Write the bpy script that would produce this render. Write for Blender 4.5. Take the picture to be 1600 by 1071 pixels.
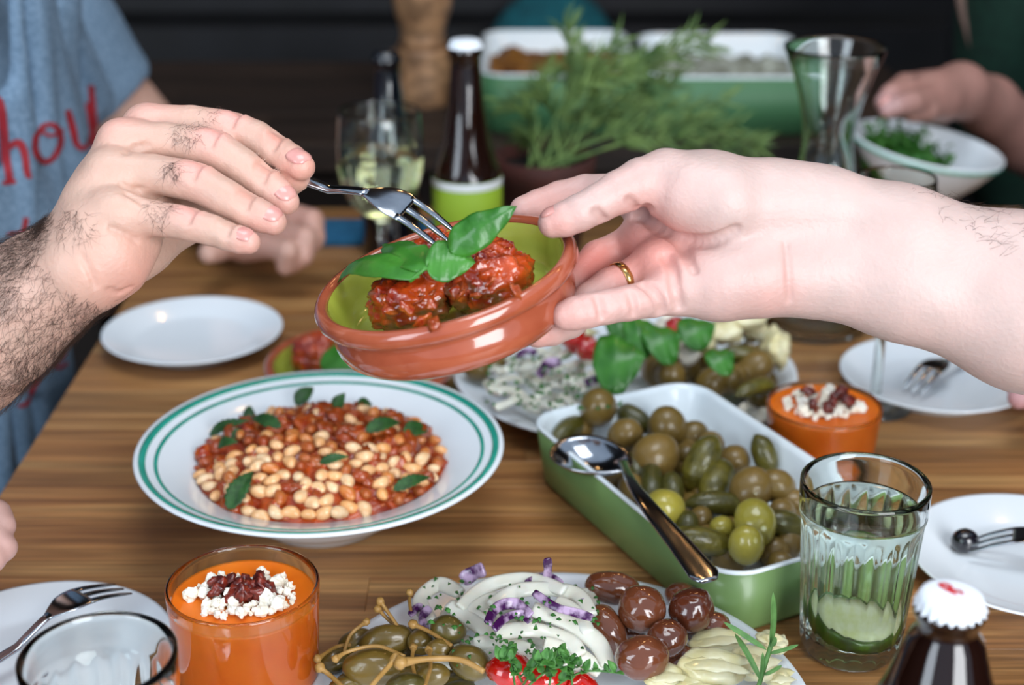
import bpy, math, random
import numpy as np
from mathutils import Vector, Matrix, noise
from mathutils.bvhtree import BVHTree
random.seed(7); np.random.seed(7)
SC = bpy.context.scene
for o in list(bpy.data.objects): bpy.data.objects.remove(o)

# ------------------------------------------------------------------ camera, light, exposure
TZ = 0.75                                   # table top
CAM = np.array([0, 0, TZ + .52]); FPX = 2400.; PITCH = math.radians(22.8)
FW = np.array([0, math.cos(PITCH), -math.sin(PITCH)]); UP = np.array([0, math.sin(PITCH), math.cos(PITCH)]); RT = np.array([1., 0, 0])
cam = bpy.data.cameras.new('camera'); camo = bpy.data.objects.new('camera', cam); SC.collection.objects.link(camo)
camo.location = CAM; camo.rotation_euler = (math.pi/2 - PITCH, 0, 0)
cam.sensor_width = 36; cam.lens = 54; cam.clip_start = .02; cam.clip_end = 50
cam.dof.use_dof = True; cam.dof.focus_distance = .83; cam.dof.aperture_fstop = 5.4
SC.camera = camo

world = bpy.data.worlds.new('world'); SC.world = world; world.use_nodes = True
wn = world.node_tree.nodes['Background']; wn.inputs[0].default_value = (.62, .78, 1, 1); wn.inputs[1].default_value = .44

def area(name, loc, target, sx, sy, power, col):
    l = bpy.data.lights.new(name, 'AREA'); l.shape = 'RECTANGLE'; l.size = sx; l.size_y = sy; l.energy = power; l.color = col
    o = bpy.data.objects.new(name, l); SC.collection.objects.link(o); o.location = loc
    o.rotation_euler = (Vector(target) - Vector(loc)).to_track_quat('-Z', 'Y').to_euler(); return o
area('daylight_glass_door', (1.25, -1.5, 1.75), (0, 1, .8), 1.3, 2.2, 70, (.94, .97, 1))
area('daylight_glass_door_side', (-1.9, -1.2, 1.9), (0, 1, .8), 1.1, 2.0, 30, (.80, .90, 1))
area('daylight_roof_window', (.1, .7, 3.1), (0, .9, .8), 1.2, 1.0, 16, (.90, .96, 1))
for i, (x, y, z) in enumerate([(.5, 2.2, 2.3), (.9, 1.6, 2.3), (-.3, 2.6, 2.4), (.2, 1.9, 2.4)]):
    l = bpy.data.lights.new('string_lamp', 'POINT'); l.energy = 1.6; l.color = (1, .55, .22); l.shadow_soft_size = .03
    o = bpy.data.objects.new('string_lamp', l); SC.collection.objects.link(o); o.location = (x, y, z)
SC.view_settings.view_transform = 'Standard'; SC.view_settings.look = 'None'
SC.view_settings.gamma = 1; SC.view_settings.exposure = .58; SC.view_settings.use_curve_mapping = False
SC.cycles.max_bounces = 16; SC.cycles.transmission_bounces = 16; SC.cycles.transparent_max_bounces = 8
SC.cycles.sample_clamp_indirect = 6; SC.cycles.use_denoising = True

def ray(px, py): return FW + (px-800)/FPX*RT - (py-535.5)/FPX*UP
def P(px, py, d): return CAM + d*ray(px, py)                     # a point at a depth
def T(px, py, z=0.):                                             # a point at a height over the table
    r = ray(px, py); return CAM + (TZ+z-CAM[2])/r[2]*r
def depth(p): return float((np.array(p)-CAM) @ FW)

# ------------------------------------------------------------------ objects
def link(o): SC.collection.objects.link(o); return o
def props(o, label=None, cat=None, group=None, kind=None):
    if label: o['label'] = label
    if cat: o['category'] = cat
    if group: o['group'] = group
    if kind: o['kind'] = kind
    return o
def mkmesh(name, vf, mat, smooth=True):
    v, f = vf[0], vf[1]
    me = bpy.data.meshes.new(name)
    if isinstance(f, np.ndarray):
        n = len(f); k = f.shape[1]
        me.vertices.add(len(v)); me.vertices.foreach_set('co', np.asarray(v, np.float32).ravel())
        me.loops.add(n*k); me.loops.foreach_set('vertex_index', f.astype(np.int32).ravel())
        me.polygons.add(n); me.polygons.foreach_set('loop_start', np.arange(0, n*k, k, dtype=np.int32))
        me.update(calc_edges=True); me.validate()
    else:
        me.from_pydata([tuple(map(float, x)) for x in v], [], f)
    me.polygons.foreach_set('use_smooth', [smooth]*len(me.polygons)); me.update()
    for m in (mat if isinstance(mat, list) else [mat]): me.materials.append(m)
    if len(vf) > 2 and vf[2] is not None:
        a = me.color_attributes.new('Col', 'FLOAT_COLOR', 'POINT')
        c = np.ones((len(v), 4), np.float32); c[:, :3] = vf[2]; a.data.foreach_set('color', c.ravel())
    return me
def part(name, vf, mat, parent, label=None, smooth=True, kind=None, loc=None, rot=None):
    me = vf if isinstance(vf, bpy.types.Mesh) else mkmesh(name, vf, mat, smooth)
    o = link(bpy.data.objects.new(name, me)); o.parent = parent
    if loc is not None: o.location = loc
    if rot is not None: o.rotation_euler = rot
    return props(o, label, None, None, kind)
def thing(name, label, cat, loc=(0, 0, 0), rot=(0, 0, 0), group=None, kind=None):
    o = link(bpy.data.objects.new(name, None)); o.location = loc; o.rotation_euler = rot; o.empty_display_size = .02
    return props(o, label, cat, group, kind)
def solo(name, vf, mat, label, cat, loc=(0, 0, 0), rot=None, scale=None, group=None, kind=None, smooth=True):
    me = vf if isinstance(vf, bpy.types.Mesh) else mkmesh(name, vf, mat, smooth)
    o = link(bpy.data.objects.new(name, me)); o.location = loc
    if rot is not None: o.rotation_euler = rot
    if scale is not None: o.scale = scale
    return props(o, label, cat, group, kind)
def struct(name, vf, mat, smooth=False):
    o = link(bpy.data.objects.new(name, mkmesh(name, vf, mat, smooth))); o['kind'] = 'structure'; return o

# ------------------------------------------------------------------ mesh makers
def merge(*ms):
    V, F, n = [], [], 0
    for m in ms:
        V += [tuple(v) for v in m[0]]; F += [tuple(int(i)+n for i in f) for f in m[1]]; n += len(m[0])
    return V, F
def xf(m, M=None, loc=None):
    v = np.array(m[0], float)
    if M is not None:
        M = np.array(M); v = v @ M[:3, :3].T + (M[:3, 3] if M.shape[0] == 4 else 0)
    if loc is not None: v = v + np.array(loc)
    return v, m[1]
def box(x0, y0, z0, x1, y1, z1, c=0.):
    if not c:
        v = [(x, y, z) for z in (z0, z1) for y in (y0, y1) for x in (x0, x1)]
        return v, [(0, 2, 3, 1), (4, 5, 7, 6), (0, 1, 5, 4), (2, 6, 7, 3), (0, 4, 6, 2), (1, 3, 7, 5)]
    v = [(x0, y0, z0), (x1, y0, z0), (x1, y1, z0), (x0, y1, z0), (x0, y0, z1-c), (x1, y0, z1-c), (x1, y1, z1-c), (x0, y1, z1-c),
         (x0+c, y0+c, z1), (x1-c, y0+c, z1), (x1-c, y1-c, z1), (x0+c, y1-c, z1)]
    f = [(3, 2, 1, 0)]
    for k in range(4):
        j = (k+1) % 4; f += [(k, j, 4+j, 4+k), (4+k, 4+j, 8+j, 8+k)]
    return v, f+[(8, 9, 10, 11)]
def lathe(prof, n=48, mod=None):
    V, F, idx = [], [], []
    for (r, z) in prof:
        if r < 1e-6: idx.append([len(V)]); V.append((0, 0, z))
        else:
            idx.append(list(range(len(V), len(V)+n)))
            for k in range(n):
                a = 2*math.pi*k/n; rr = r*(mod(a, r, z) if mod else 1)
                V.append((rr*math.cos(a), rr*math.sin(a), z))
    for A, B in zip(idx, idx[1:]):
        for k in range(n):
            j = (k+1) % n
            if len(A) == 1 and len(B) == 1: continue
            if len(A) == 1: F.append((A[0], B[j], B[k]))
            elif len(B) == 1: F.append((A[k], A[j], B[0]))
            else: F.append((A[k], A[j], B[j], B[k]))
    return V, F
def frames(pts, up):
    pts = np.array(pts, float); t = np.gradient(pts, axis=0); t /= np.linalg.norm(t, axis=1)[:, None]+1e-12
    up = np.array(up, float); up = np.tile(up, (len(pts), 1)) if up.ndim == 1 else up
    s = np.cross(t, up); s /= np.linalg.norm(s, axis=1)[:, None]+1e-12
    return pts, t, s, np.cross(s, t)
def sweep(pts, ra, rb=None, up=(0, 0, 1), n=8, p=2., cap=True):
    """elliptical tube: ra across, rb along the up side"""
    pts, t, s, u = frames(pts, up); m = len(pts)
    ra = np.broadcast_to(np.asarray(ra, float), (m,)); rb = ra if rb is None else np.broadcast_to(np.asarray(rb, float), (m,))
    a = np.arange(n)*2*math.pi/n + math.pi/n
    cx = np.sign(np.cos(a))*np.abs(np.cos(a))**(2/p); cy = np.sign(np.sin(a))*np.abs(np.sin(a))**(2/p)
    V = (pts[:, None]+s[:, None]*(ra[:, None]*cx)[:, :, None]+u[:, None]*(rb[:, None]*cy)[:, :, None]).reshape(-1, 3)
    F = [(i*n+k, i*n+(k+1) % n, (i+1)*n+(k+1) % n, (i+1)*n+k) for i in range(m-1) for k in range(n)]
    if cap: F += [tuple(range(n))[::-1], tuple((m-1)*n+k for k in range(n))]
    return V, F
def spline(pts, n=24):
    pts = np.array(pts, float); m = len(pts); out = []
    if m == 2: return np.array([pts[0]+(pts[1]-pts[0])*t for t in np.linspace(0, 1, n)])
    for t in np.linspace(0, m-1-1e-9, n):
        i = int(t); f = t-i; p0 = pts[max(i-1, 0)]; p1 = pts[i]; p2 = pts[i+1]; p3 = pts[min(i+2, m-1)]
        out.append(.5*((2*p1)+(p2-p0)*f+(2*p0-5*p1+4*p2-p3)*f*f+(3*p1-p0-3*p2+p3)*f**3))
    return np.array(out)
def sphere(nu=20, nv=12, fn=None):
    V = [(0, 0, 1)]; F = []
    for j in range(1, nv):
        b = math.pi*j/nv
        for i in range(nu):
            a = 2*math.pi*i/nu; V.append((math.sin(b)*math.cos(a), math.sin(b)*math.sin(a), math.cos(b)))
    V.append((0, 0, -1)); L = len(V)-1
    for i in range(nu): F.append((0, 1+i, 1+(i+1) % nu)); F.append((L, 1+(nv-2)*nu+(i+1) % nu, 1+(nv-2)*nu+i))
    for j in range(nv-2):
        for i in range(nu): F.append((1+j*nu+i, 1+(j+1)*nu+i, 1+(j+1)*nu+(i+1) % nu, 1+j*nu+(i+1) % nu))
    if fn: V = [fn(Vector(v)) for v in V]
    return V, F
def rough_ball(r, amp, sc, nu=28, nv=18, seed=0, sq=(1, 1, 1)):
    o = Vector((seed*7.3, seed*3.1, seed*5.7))
    def fn(v):
        k = 1+amp*noise.fractal(v*sc+o, .9, 2.1, 4)
        return Vector((v.x*k*r*sq[0], v.y*k*r*sq[1], v.z*k*r*sq[2]))
    return sphere(nu, nv, fn)
def rrect(hx, hy, r, n=8):
    pts = []
    for cx, cy, a0 in ((hx-r, hy-r, 0), (-hx+r, hy-r, 90), (-hx+r, -hy+r, 180), (hx-r, -hy+r, 270)):
        for k in range(n+1):
            a = math.radians(a0+90*k/n); pts.append((cx+r*math.cos(a), cy+r*math.sin(a)))
    return pts
def loft_rects(levels):
    """levels: (hx, hy, r, z)"""
    V, F, n = [], [], None
    for hx, hy, r, z in levels:
        q = rrect(hx, hy, r); n = len(q); V += [(x, y, z) for x, y in q]
    m = len(levels)
    for i in range(m-1):
        for k in range(n): F.append((i*n+k, i*n+(k+1) % n, (i+1)*n+(k+1) % n, (i+1)*n+k))
    F += [tuple(range(n))[::-1], tuple((m-1)*n+k for k in range(n))]
    return V, F
def leaf(base, tip, nrm, w, curl=.15, fold=.25, nu=14, nv=8, wave=.0, serr=0., blunt=0, veins=1.):
    """leaf surface from base to tip, nrm the upper side, w the half width; curl bends the tip, fold lifts the sides"""
    base, tip = np.array(base, float), np.array(tip, float); L = np.linalg.norm(tip-base); t = (tip-base)/L
    nrm = np.array(nrm, float); nrm = nrm-nrm@t*t; nrm /= np.linalg.norm(nrm); s = np.cross(t, nrm)
    V = []
    for i in range(nu+1):
        u = i/nu; ww = (w*(1-abs(2*u-1)**4) if blunt else w*(math.sin(math.pi*min(1, u**.72))**.85)*(1.06-.2*u))*(1+serr*(i % 2))+w*.02
        for j in range(nv+1):
            v = j/nv*2-1
            h = curl*L*math.sin(math.pi*u)+fold*w*abs(v)**1.4*math.sin(math.pi*u)+wave*math.sin(u*19+v*2)*abs(v)*w
            h -= .07*veins*w*(1-abs((abs(v)*6+u*9) % 1*2-1))*math.sin(math.pi*u)
            V.append(base+t*u*L+s*v*ww+nrm*h)
    F = [(i*(nv+1)+j, (i+1)*(nv+1)+j, (i+1)*(nv+1)+j+1, i*(nv+1)+j+1) for i in range(nu) for j in range(nv)]
    n = len(V); th = nrm*max(.0002, w*.03)
    V2 = [v-th for v in V]; F2 = [tuple(n+k for k in reversed(f)) for f in F]
    rim = [j for j in range(nv+1)]+[(i)*(nv+1)+nv for i in range(1, nu+1)]+[nu*(nv+1)+j for j in range(nv-1, -1, -1)]+[i*(nv+1) for i in range(nu-1, 0, -1)]
    F3 = [(rim[k], rim[(k+1) % len(rim)], n+rim[(k+1) % len(rim)], n+rim[k]) for k in range(len(rim))]
    return V+V2, F+F2+F3
def basis(t, up):
    """matrix whose x axis is t and whose z axis is near up"""
    t = np.array(t, float); t /= np.linalg.norm(t); up = np.array(up, float); z = up-up@t*t; z /= np.linalg.norm(z)
    return np.column_stack([t, np.cross(z, t), z])
def euler(R): return Matrix(R.tolist()).to_euler()

# ------------------------------------------------------------------ implicit surfaces for bodies
class Field:
    def __init__(s, lo, hi, h):
        s.lo = np.array(lo, float); s.h = h; s.n = (np.ceil((np.array(hi)-s.lo)/h)).astype(int)+1
        s.g = np.full(s.n, .03, np.float32)
    def blk(s, lo, hi):
        a = np.clip(np.floor((lo-s.lo)/s.h).astype(int), 0, s.n-1); b = np.clip(np.ceil((hi-s.lo)/s.h).astype(int)+1, 1, s.n)
        if np.any(b <= a): return None
        ax = [(s.lo[i]+s.h*np.arange(a[i], b[i])).astype(np.float32) for i in range(3)]
        return (slice(a[0], b[0]), slice(a[1], b[1]), slice(a[2], b[2])), np.meshgrid(*ax, indexing='ij')
    def put(s, sl, d, k, sub=False):
        g = s.g[sl]
        if sub:
            q = np.maximum(k-np.abs(g+d), 0)/k; s.g[sl] = np.maximum(g, -d)+q*q*k*.25
        else:
            q = np.maximum(k-np.abs(g-d), 0)/k if k > 0 else 0
            s.g[sl] = np.minimum(g, d)-q*q*k*.25
    def cap(s, a, b, ra, rb=None, k=.004, sub=False):
        a, b = np.array(a, float), np.array(b, float); rb = ra if rb is None else rb; m = max(ra, rb)+k+3*s.h
        r = s.blk(np.minimum(a, b)-m, np.maximum(a, b)+m)
        if r is None: return
        sl, (X, Y, Z) = r; ab = b-a; L2 = ab@ab+1e-12
        t = np.clip(((X-a[0])*ab[0]+(Y-a[1])*ab[1]+(Z-a[2])*ab[2])/L2, 0, 1)
        d = np.sqrt((X-a[0]-t*ab[0])**2+(Y-a[1]-t*ab[1])**2+(Z-a[2]-t*ab[2])**2)-(ra+(rb-ra)*t)
        s.put(sl, d, k, sub)
    def chain(s, pts, rs, k=.004, sub=False):
        for i in range(len(pts)-1): s.cap(pts[i], pts[i+1], rs[i], rs[i+1], k, sub)
    def ell(s, c, rad, R=None, k=.006, sub=False):
        c, rad = np.array(c, float), np.array(rad, float); R = np.eye(3) if R is None else np.array(R); m = rad.max()+k+3*s.h
        r = s.blk(c-m, c+m)
        if r is None: return
        sl, (X, Y, Z) = r; X = X-c[0]; Y = Y-c[1]; Z = Z-c[2]
        q = [(X*R[0, i]+Y*R[1, i]+Z*R[2, i])/rad[i] for i in range(3)]
        l = np.sqrt(q[0]**2+q[1]**2+q[2]**2)+1e-9
        g = np.sqrt((q[0]/rad[0])**2+(q[1]/rad[1])**2+(q[2]/rad[2])**2)/l+1e-9
        s.put(sl, (l-1)/g, k, sub)
    def join(s, o, k):
        s.put((slice(None),)*3, o.g, k)
    def mesh(s):
        g = s.g; ins = g < 0
        c = np.zeros(np.array(g.shape)-1, np.int8); N = c.shape
        for dx in (0, 1):
            for dy in (0, 1):
                for dz in (0, 1): c += ins[dx:dx+N[0], dy:dy+N[1], dz:dz+N[2]]
        I, J, K = np.nonzero((c > 0) & (c < 8)); idx = -np.ones(N, np.int32); idx[I, J, K] = np.arange(len(I))
        acc = np.zeros((len(I), 3)); cnt = np.zeros(len(I))
        cor = [(0, 0, 0), (1, 0, 0), (0, 1, 0), (1, 1, 0), (0, 0, 1), (1, 0, 1), (0, 1, 1), (1, 1, 1)]
        for a, b in ((0, 1), (2, 3), (4, 5), (6, 7), (0, 2), (1, 3), (4, 6), (5, 7), (0, 4), (1, 5), (2, 6), (3, 7)):
            A, B = cor[a], cor[b]; ga = g[I+A[0], J+A[1], K+A[2]]; gb = g[I+B[0], J+B[1], K+B[2]]
            m = (ga < 0) != (gb < 0); t = np.where(m, ga/(ga-gb+1e-20), 0)
            for q in range(3): acc[:, q] += np.where(m, A[q]+t*(B[q]-A[q]), 0)
            cnt += m
        V = (np.stack([I, J, K], 1)+acc/cnt[:, None])*s.h+s.lo
        Q = []
        for ax in range(3):
            o1, o2 = (ax+1) % 3, (ax+2) % 3
            sa = [slice(None)]*3; sb = [slice(None)]*3; sa[ax] = slice(0, -1); sb[ax] = slice(1, None)
            ia, ib = ins[tuple(sa)], ins[tuple(sb)]; e = np.argwhere(ia != ib)
            e = e[(e[:, o1] > 0) & (e[:, o2] > 0) & (e[:, o1] < g.shape[o1]-1) & (e[:, o2] < g.shape[o2]-1)]
            flip = ia[e[:, 0], e[:, 1], e[:, 2]]
            def at(d1, d2):
                q = e.copy(); q[:, o1] += d1; q[:, o2] += d2; return idx[q[:, 0], q[:, 1], q[:, 2]]
            q = np.stack([at(-1, -1), at(0, -1), at(0, 0), at(-1, 0)], 1); q[~flip] = q[~flip][:, ::-1]; Q.append(q)
        return V, np.concatenate(Q).astype(np.int32)
def vnormals(V, F):
    n = np.zeros_like(V); fn = np.cross(V[F[:, 2]]-V[F[:, 0]], V[F[:, 3]]-V[F[:, 1]])
    for k in range(4): np.add.at(n, F[:, k], fn)
    return n/(np.linalg.norm(n, axis=1)[:, None]+1e-12)
def tint(V, base, blobs):
    c = np.tile(np.array(base, np.float32), (len(V), 1))
    for p, r, col, s in blobs:
        w = (s*np.exp(-((V-np.array(p))**2).sum(1)/(r*r)))[:, None]; c = c*(1-w)+np.array(col)*w
    return c
def hairs(V, N, spots, rad=.00008, n=3, seed=1):
    """spots: (centre, radius, count, flow direction, length, side): fine tapered hairs rooted on the skin"""
    rng = np.random.RandomState(seed); VV, FF = [], []
    for c, r, cnt, flow, L, ok in spots:
        d = np.linalg.norm(V-np.array(c), axis=1); cand = np.nonzero(d < r)[0]
        if ok is not None: cand = cand[(N[cand] @ np.array(ok)) > .25]
        if len(cand) == 0: continue
        for i in rng.choice(cand, cnt):
            l = L*rng.uniform(.5, 1.25); f = np.array(flow)+rng.normal(0, .45, 3); nn = N[i]
            f = f-f@nn*nn; f /= np.linalg.norm(f)+1e-9; side = np.cross(nn, f); bend = rng.normal(0, .9)
            pts = [V[i]+rng.normal(0, .0004, 3)+nn*(l*(.5*t-.36*t*t))+f*l*t*(1-.1*t)+side*l*bend*t*t*.5 for t in (0, .25, .5, .75, 1.)]
            b = len(VV)
            for k, p in enumerate(pts):
                rr = rad*(1-.17*k)
                for q in range(n):
                    a = q*2*math.pi/n; VV.append(p+side*rr*math.cos(a)+np.cross(side, f)*rr*math.sin(a))
            for k in range(len(pts)-1):
                for q in range(n): FF.append((b+k*n+q, b+k*n+(q+1) % n, b+(k+1)*n+(q+1) % n, b+(k+1)*n+q))
    return VV, FF
def nail(c, axis, out, r, L, w):
    """curved plate hugging a fingertip of radius r: c on the finger's centre line, out the nail's facing"""
    a = np.array(axis, float); a /= np.linalg.norm(a); o = np.array(out, float); o = o-o@a*a; o /= np.linalg.norm(o); s = np.cross(a, o)
    V, nu, nv = [], 8, 8
    for lay, off in ((0, .00055), (1, -.0006)):
        for i in range(nu+1):
            u = i/nu*2-1
            for j in range(nv+1):
                v = (j/nv*2-1); ang = v*w/r*math.sqrt(max(0.02, 1-max(0, abs(u)-.35)**2*1.6))
                rr = r+off-.0011*max(0, u)**2*2-.0006*(1 if u < -.9 else 0)
                V.append(np.array(c)+a*u*L/2+o*rr*math.cos(ang)+s*rr*math.sin(ang))
    m = (nu+1)*(nv+1); F = []
    for lay in (0, 1):
        for i in range(nu):
            for j in range(nv):
                q = (i*(nv+1)+j, i*(nv+1)+j+1, (i+1)*(nv+1)+j+1, (i+1)*(nv+1)+j); F.append(tuple(lay*m+k for k in (q if lay else q[::-1])))
    rim = [j for j in range(nv+1)]+[i*(nv+1)+nv for i in range(1, nu+1)]+[nu*(nv+1)+j for j in range(nv-1, -1, -1)]+[i*(nv+1) for i in range(nu-1, 0, -1)]
    F += [(rim[k], rim[(k+1) % len(rim)], m+rim[(k+1) % len(rim)], m+rim[k]) for k in range(len(rim))]
    return V, F

# ------------------------------------------------------------------ materials
def rgb(h):
    h = h.lstrip('#'); v = [int(h[i:i+2], 16)/255 for i in (0, 2, 4)]
    return tuple(x/12.92 if x < .04045 else ((x+.055)/1.055)**2.4 for x in v)+(1,)
def mat(name, c1, c2=None, sc=20, rough=.5, bump=0, bsc=None, metal=0, trans=0, ior=1.45, sss=0, sssr=(.01, .004, .002), coat=0, rand=None, vcol=False, ramp=(.35, .65), stretch=None, detail=4, spec=.5, bdist=.001):
    m = bpy.data.materials.new(name); m.use_nodes = True; nt = m.node_tree; b = nt.nodes['Principled BSDF']; N = nt.nodes.new; L = nt.links.new
    b.inputs['Roughness'].default_value = rough; b.inputs['Metallic'].default_value = metal; b.inputs['Transmission Weight'].default_value = trans
    b.inputs['IOR'].default_value = ior; b.inputs['Coat Weight'].default_value = coat; b.inputs['Coat Roughness'].default_value = .06; b.inputs['Specular IOR Level'].default_value = spec
    if sss:
        b.inputs['Subsurface Weight'].default_value = sss; b.inputs['Subsurface Radius'].default_value = (1, .4, .25); b.inputs['Subsurface Scale'].default_value = sssr[0]
    tc = N('ShaderNodeTexCoord'); vec = tc.outputs['Object']
    if stretch:
        mp = N('ShaderNodeMapping'); mp.inputs['Scale'].default_value = stretch; L(vec, mp.inputs[0]); vec = mp.outputs[0]
    col = None
    if vcol:
        a = N('ShaderNodeVertexColor'); a.layer_name = 'Col'; col = a.outputs[0]
    if c2 is not None:
        nz = N('ShaderNodeTexNoise'); nz.inputs['Scale'].default_value = sc; nz.inputs['Detail'].default_value = detail; L(vec, nz.inputs['Vector'])
        cr = N('ShaderNodeValToRGB'); e = cr.color_ramp.elements; e[0].position, e[1].position = ramp; e[0].color = c1; e[1].color = c2; L(nz.outputs[0], cr.inputs[0])
        if vcol:
            mx = N('ShaderNodeMix'); mx.data_type = 'RGBA'; mx.blend_type = 'MULTIPLY'; mx.inputs[0].default_value = 1; L(col, mx.inputs[6]); L(cr.outputs[0], mx.inputs[7]); col = mx.outputs[2]
        else: col = cr.outputs[0]
    if rand is not None:
        oi = N('ShaderNodeObjectInfo'); mx = N('ShaderNodeMix'); mx.data_type = 'RGBA'; L(oi.outputs['Random'], mx.inputs[0])
        if col is not None: L(col, mx.inputs[6])
        else: mx.inputs[6].default_value = c1
        mx.inputs[7].default_value = rand; col = mx.outputs[2]
    if col is None: b.inputs['Base Color'].default_value = c1
    else: L(col, b.inputs['Base Color'])
    if bump:
        n2 = N('ShaderNodeTexNoise'); n2.inputs['Scale'].default_value = bsc or sc; n2.inputs['Detail'].default_value = 5; L(vec, n2.inputs['Vector'])
        bp = N('ShaderNodeBump'); bp.inputs['Strength'].default_value = bump; bp.inputs['Distance'].default_value = bdist; L(n2.outputs[0], bp.inputs['Height']); L(bp.outputs[0], b.inputs['Normal'])
    return m
def wood(name, cols, rough=.42, sx=2.2, sy=34, dark=.5, lo=.62, hi=1.25):
    m = bpy.data.materials.new(name); m.use_nodes = True; nt = m.node_tree; b = nt.nodes['Principled BSDF']; N = nt.nodes.new; L = nt.links.new
    tc = N('ShaderNodeTexCoord'); oi = N('ShaderNodeObjectInfo')
    mu = N('ShaderNodeMath'); mu.operation = 'MULTIPLY'; mu.inputs[1].default_value = 37.; L(oi.outputs['Random'], mu.inputs[0])
    ad = N('ShaderNodeVectorMath'); ad.operation = 'ADD'; L(tc.outputs['Object'], ad.inputs[0]); L(mu.outputs[0], ad.inputs[1])
    mp = N('ShaderNodeMapping'); mp.inputs['Scale'].default_value = (sx, sy, sy); L(ad.outputs[0], mp.inputs[0])
    w0 = N('ShaderNodeTexNoise'); w0.inputs['Scale'].default_value = 1; w0.inputs['Detail'].default_value = 3; w0.inputs['Distortion'].default_value = 1.0; L(mp.outputs[0], w0.inputs['Vector'])
    cr = N('ShaderNodeValToRGB'); e = cr.color_ramp.elements; e[0].position = .3; e[1].position = .72; e[0].color = cols[0]; e[1].color = cols[2]; x = e.new(.5); x.color = cols[1]; L(w0.outputs[0], cr.inputs[0])
    mp2 = N('ShaderNodeMapping'); mp2.inputs['Scale'].default_value = (sx*4, sy*9, sy*9); L(ad.outputs[0], mp2.inputs[0])
    w1 = N('ShaderNodeTexNoise'); w1.inputs['Scale'].default_value = 1; w1.inputs['Detail'].default_value = 4; L(mp2.outputs[0], w1.inputs['Vector'])
    r2 = N('ShaderNodeMapRange'); r2.inputs[1].default_value = .38; r2.inputs[2].default_value = .62; r2.inputs[3].default_value = dark; r2.inputs[4].default_value = 1.1; L(w1.outputs[0], r2.inputs[0])
    r3 = N('ShaderNodeMapRange'); r3.inputs[3].default_value = lo; r3.inputs[4].default_value = hi; L(oi.outputs['Random'], r3.inputs[0])
    m1 = N('ShaderNodeMath'); m1.operation = 'MULTIPLY'; L(r2.outputs[0], m1.inputs[0]); L(r3.outputs[0], m1.inputs[1])
    vm = N('ShaderNodeVectorMath'); vm.operation = 'SCALE'; L(cr.outputs[0], vm.inputs[0]); L(m1.outputs[0], vm.inputs['Scale'])
    L(vm.outputs[0], b.inputs['Base Color']); b.inputs['Roughness'].default_value = rough
    bp = N('ShaderNodeBump'); bp.inputs['Strength'].default_value = .25; bp.inputs['Distance'].default_value = .0006; L(w1.outputs[0], bp.inputs['Height']); L(bp.outputs[0], b.inputs['Normal'])
    return m
M = {}
M['wood'] = wood('oiled_wood', [rgb('#80532e'), rgb('#9e6e40'), rgb('#bd905a')], .36, sy=36, dark=.66, lo=.78, hi=1.2)
M['wood_dark'] = wood('dark_stained_wood', [rgb('#2a1f1b'), rgb('#35271f'), rgb('#443226')], .55)
M['black'] = mat('near_black_paint', rgb('#0d0d10'), rgb('#15151a'), 8, .6)
M['floor'] = mat('dark_floor', rgb('#0e0c0c'), rgb('#171414'), 3, .7)
M['china'] = mat('white_glazed_china', rgb('#dde4ea'), rgb('#e6ebef'), 6, .16, coat=.3)
M['teal'] = mat('green_rim_glaze', rgb('#1f8c78'), rgb('#2d9c88'), 60, .2, coat=.4)
M['mint'] = mat('mint_rim_glaze', rgb('#6fb39c'), rgb('#7abda6'), 60, .25)
M['terra'] = mat('glazed_terracotta', rgb('#98482f'), rgb('#a8573c'), 40, .16, coat=.9, bump=.06, bsc=120)
M['old_terra'] = mat('unglazed_dark_terracotta', rgb('#331510'), rgb('#421a12'), 40, .8, bump=.3, bsc=120)
M['lime'] = mat('lime_green_glaze', rgb('#9ea83a'), rgb('#b4bb52'), 25, .18, coat=.6)
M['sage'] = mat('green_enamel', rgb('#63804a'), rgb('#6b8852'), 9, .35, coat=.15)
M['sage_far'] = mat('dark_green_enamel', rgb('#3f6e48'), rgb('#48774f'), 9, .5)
M['enamel'] = mat('white_enamel', rgb('#d9e4ea'), rgb('#e2eaee'), 9, .22, coat=.3)
M['steel'] = mat('polished_steel', rgb('#b9bcc2'), rgb('#a9adb4'), 90, .14, metal=1)
M['gold'] = mat('worn_gold', rgb('#c79a5a'), rgb('#d6ae72'), 90, .2, metal=1)
M['glass'] = mat('clear_glass', rgb('#f4fbf8'), None, rough=.0, trans=1, ior=1.48)
M['glass_green'] = mat('pressed_glass', rgb('#f8fdfb'), None, rough=.0, trans=1, ior=1.42)
M['water'] = mat('water', rgb('#f6fdf8'), None, rough=.0, trans=1, ior=1.33)
M['wine'] = mat('white_wine', rgb('#f3ecc6'), None, rough=.0, trans=1, ior=1.34)
M['brown_glass'] = mat('brown_bottle_glass', rgb('#1c0a05'), None, rough=.04, trans=.25, ior=1.5, coat=.4)
M['dark_glass'] = mat('black_bottle_glass', rgb('#0a0d14'), None, rough=.06, trans=0., coat=.6)
M['cap'] = mat('white_bottle_cap', rgb('#dfe6ee'), rgb('#e6ecf2'), 40, .35)
M['red_print'] = mat('red_print', rgb('#c8232e'), rgb('#b31c28'), 60, .6)
M['label'] = mat('green_paper_label', rgb('#7f9c22'), rgb('#8fac30'), 12, .6)
M['paper'] = mat('white_paper_label', rgb('#c9cdd2'), rgb('#d4d7da'), 20, .6)
M['skin'] = mat('pale_skin', (.93, .93, .93, 1), (1.04, 1.0, 1.0, 1), 55, .46, vcol=True, sss=.16, sssr=(.006,), bump=.5, bsc=380, bdist=.0008)
M['skin_far'] = mat('skin', (.9, .9, .9, 1), (1.05, 1, 1, 1), 40, .5, vcol=True, bump=.1, bsc=200)
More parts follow.
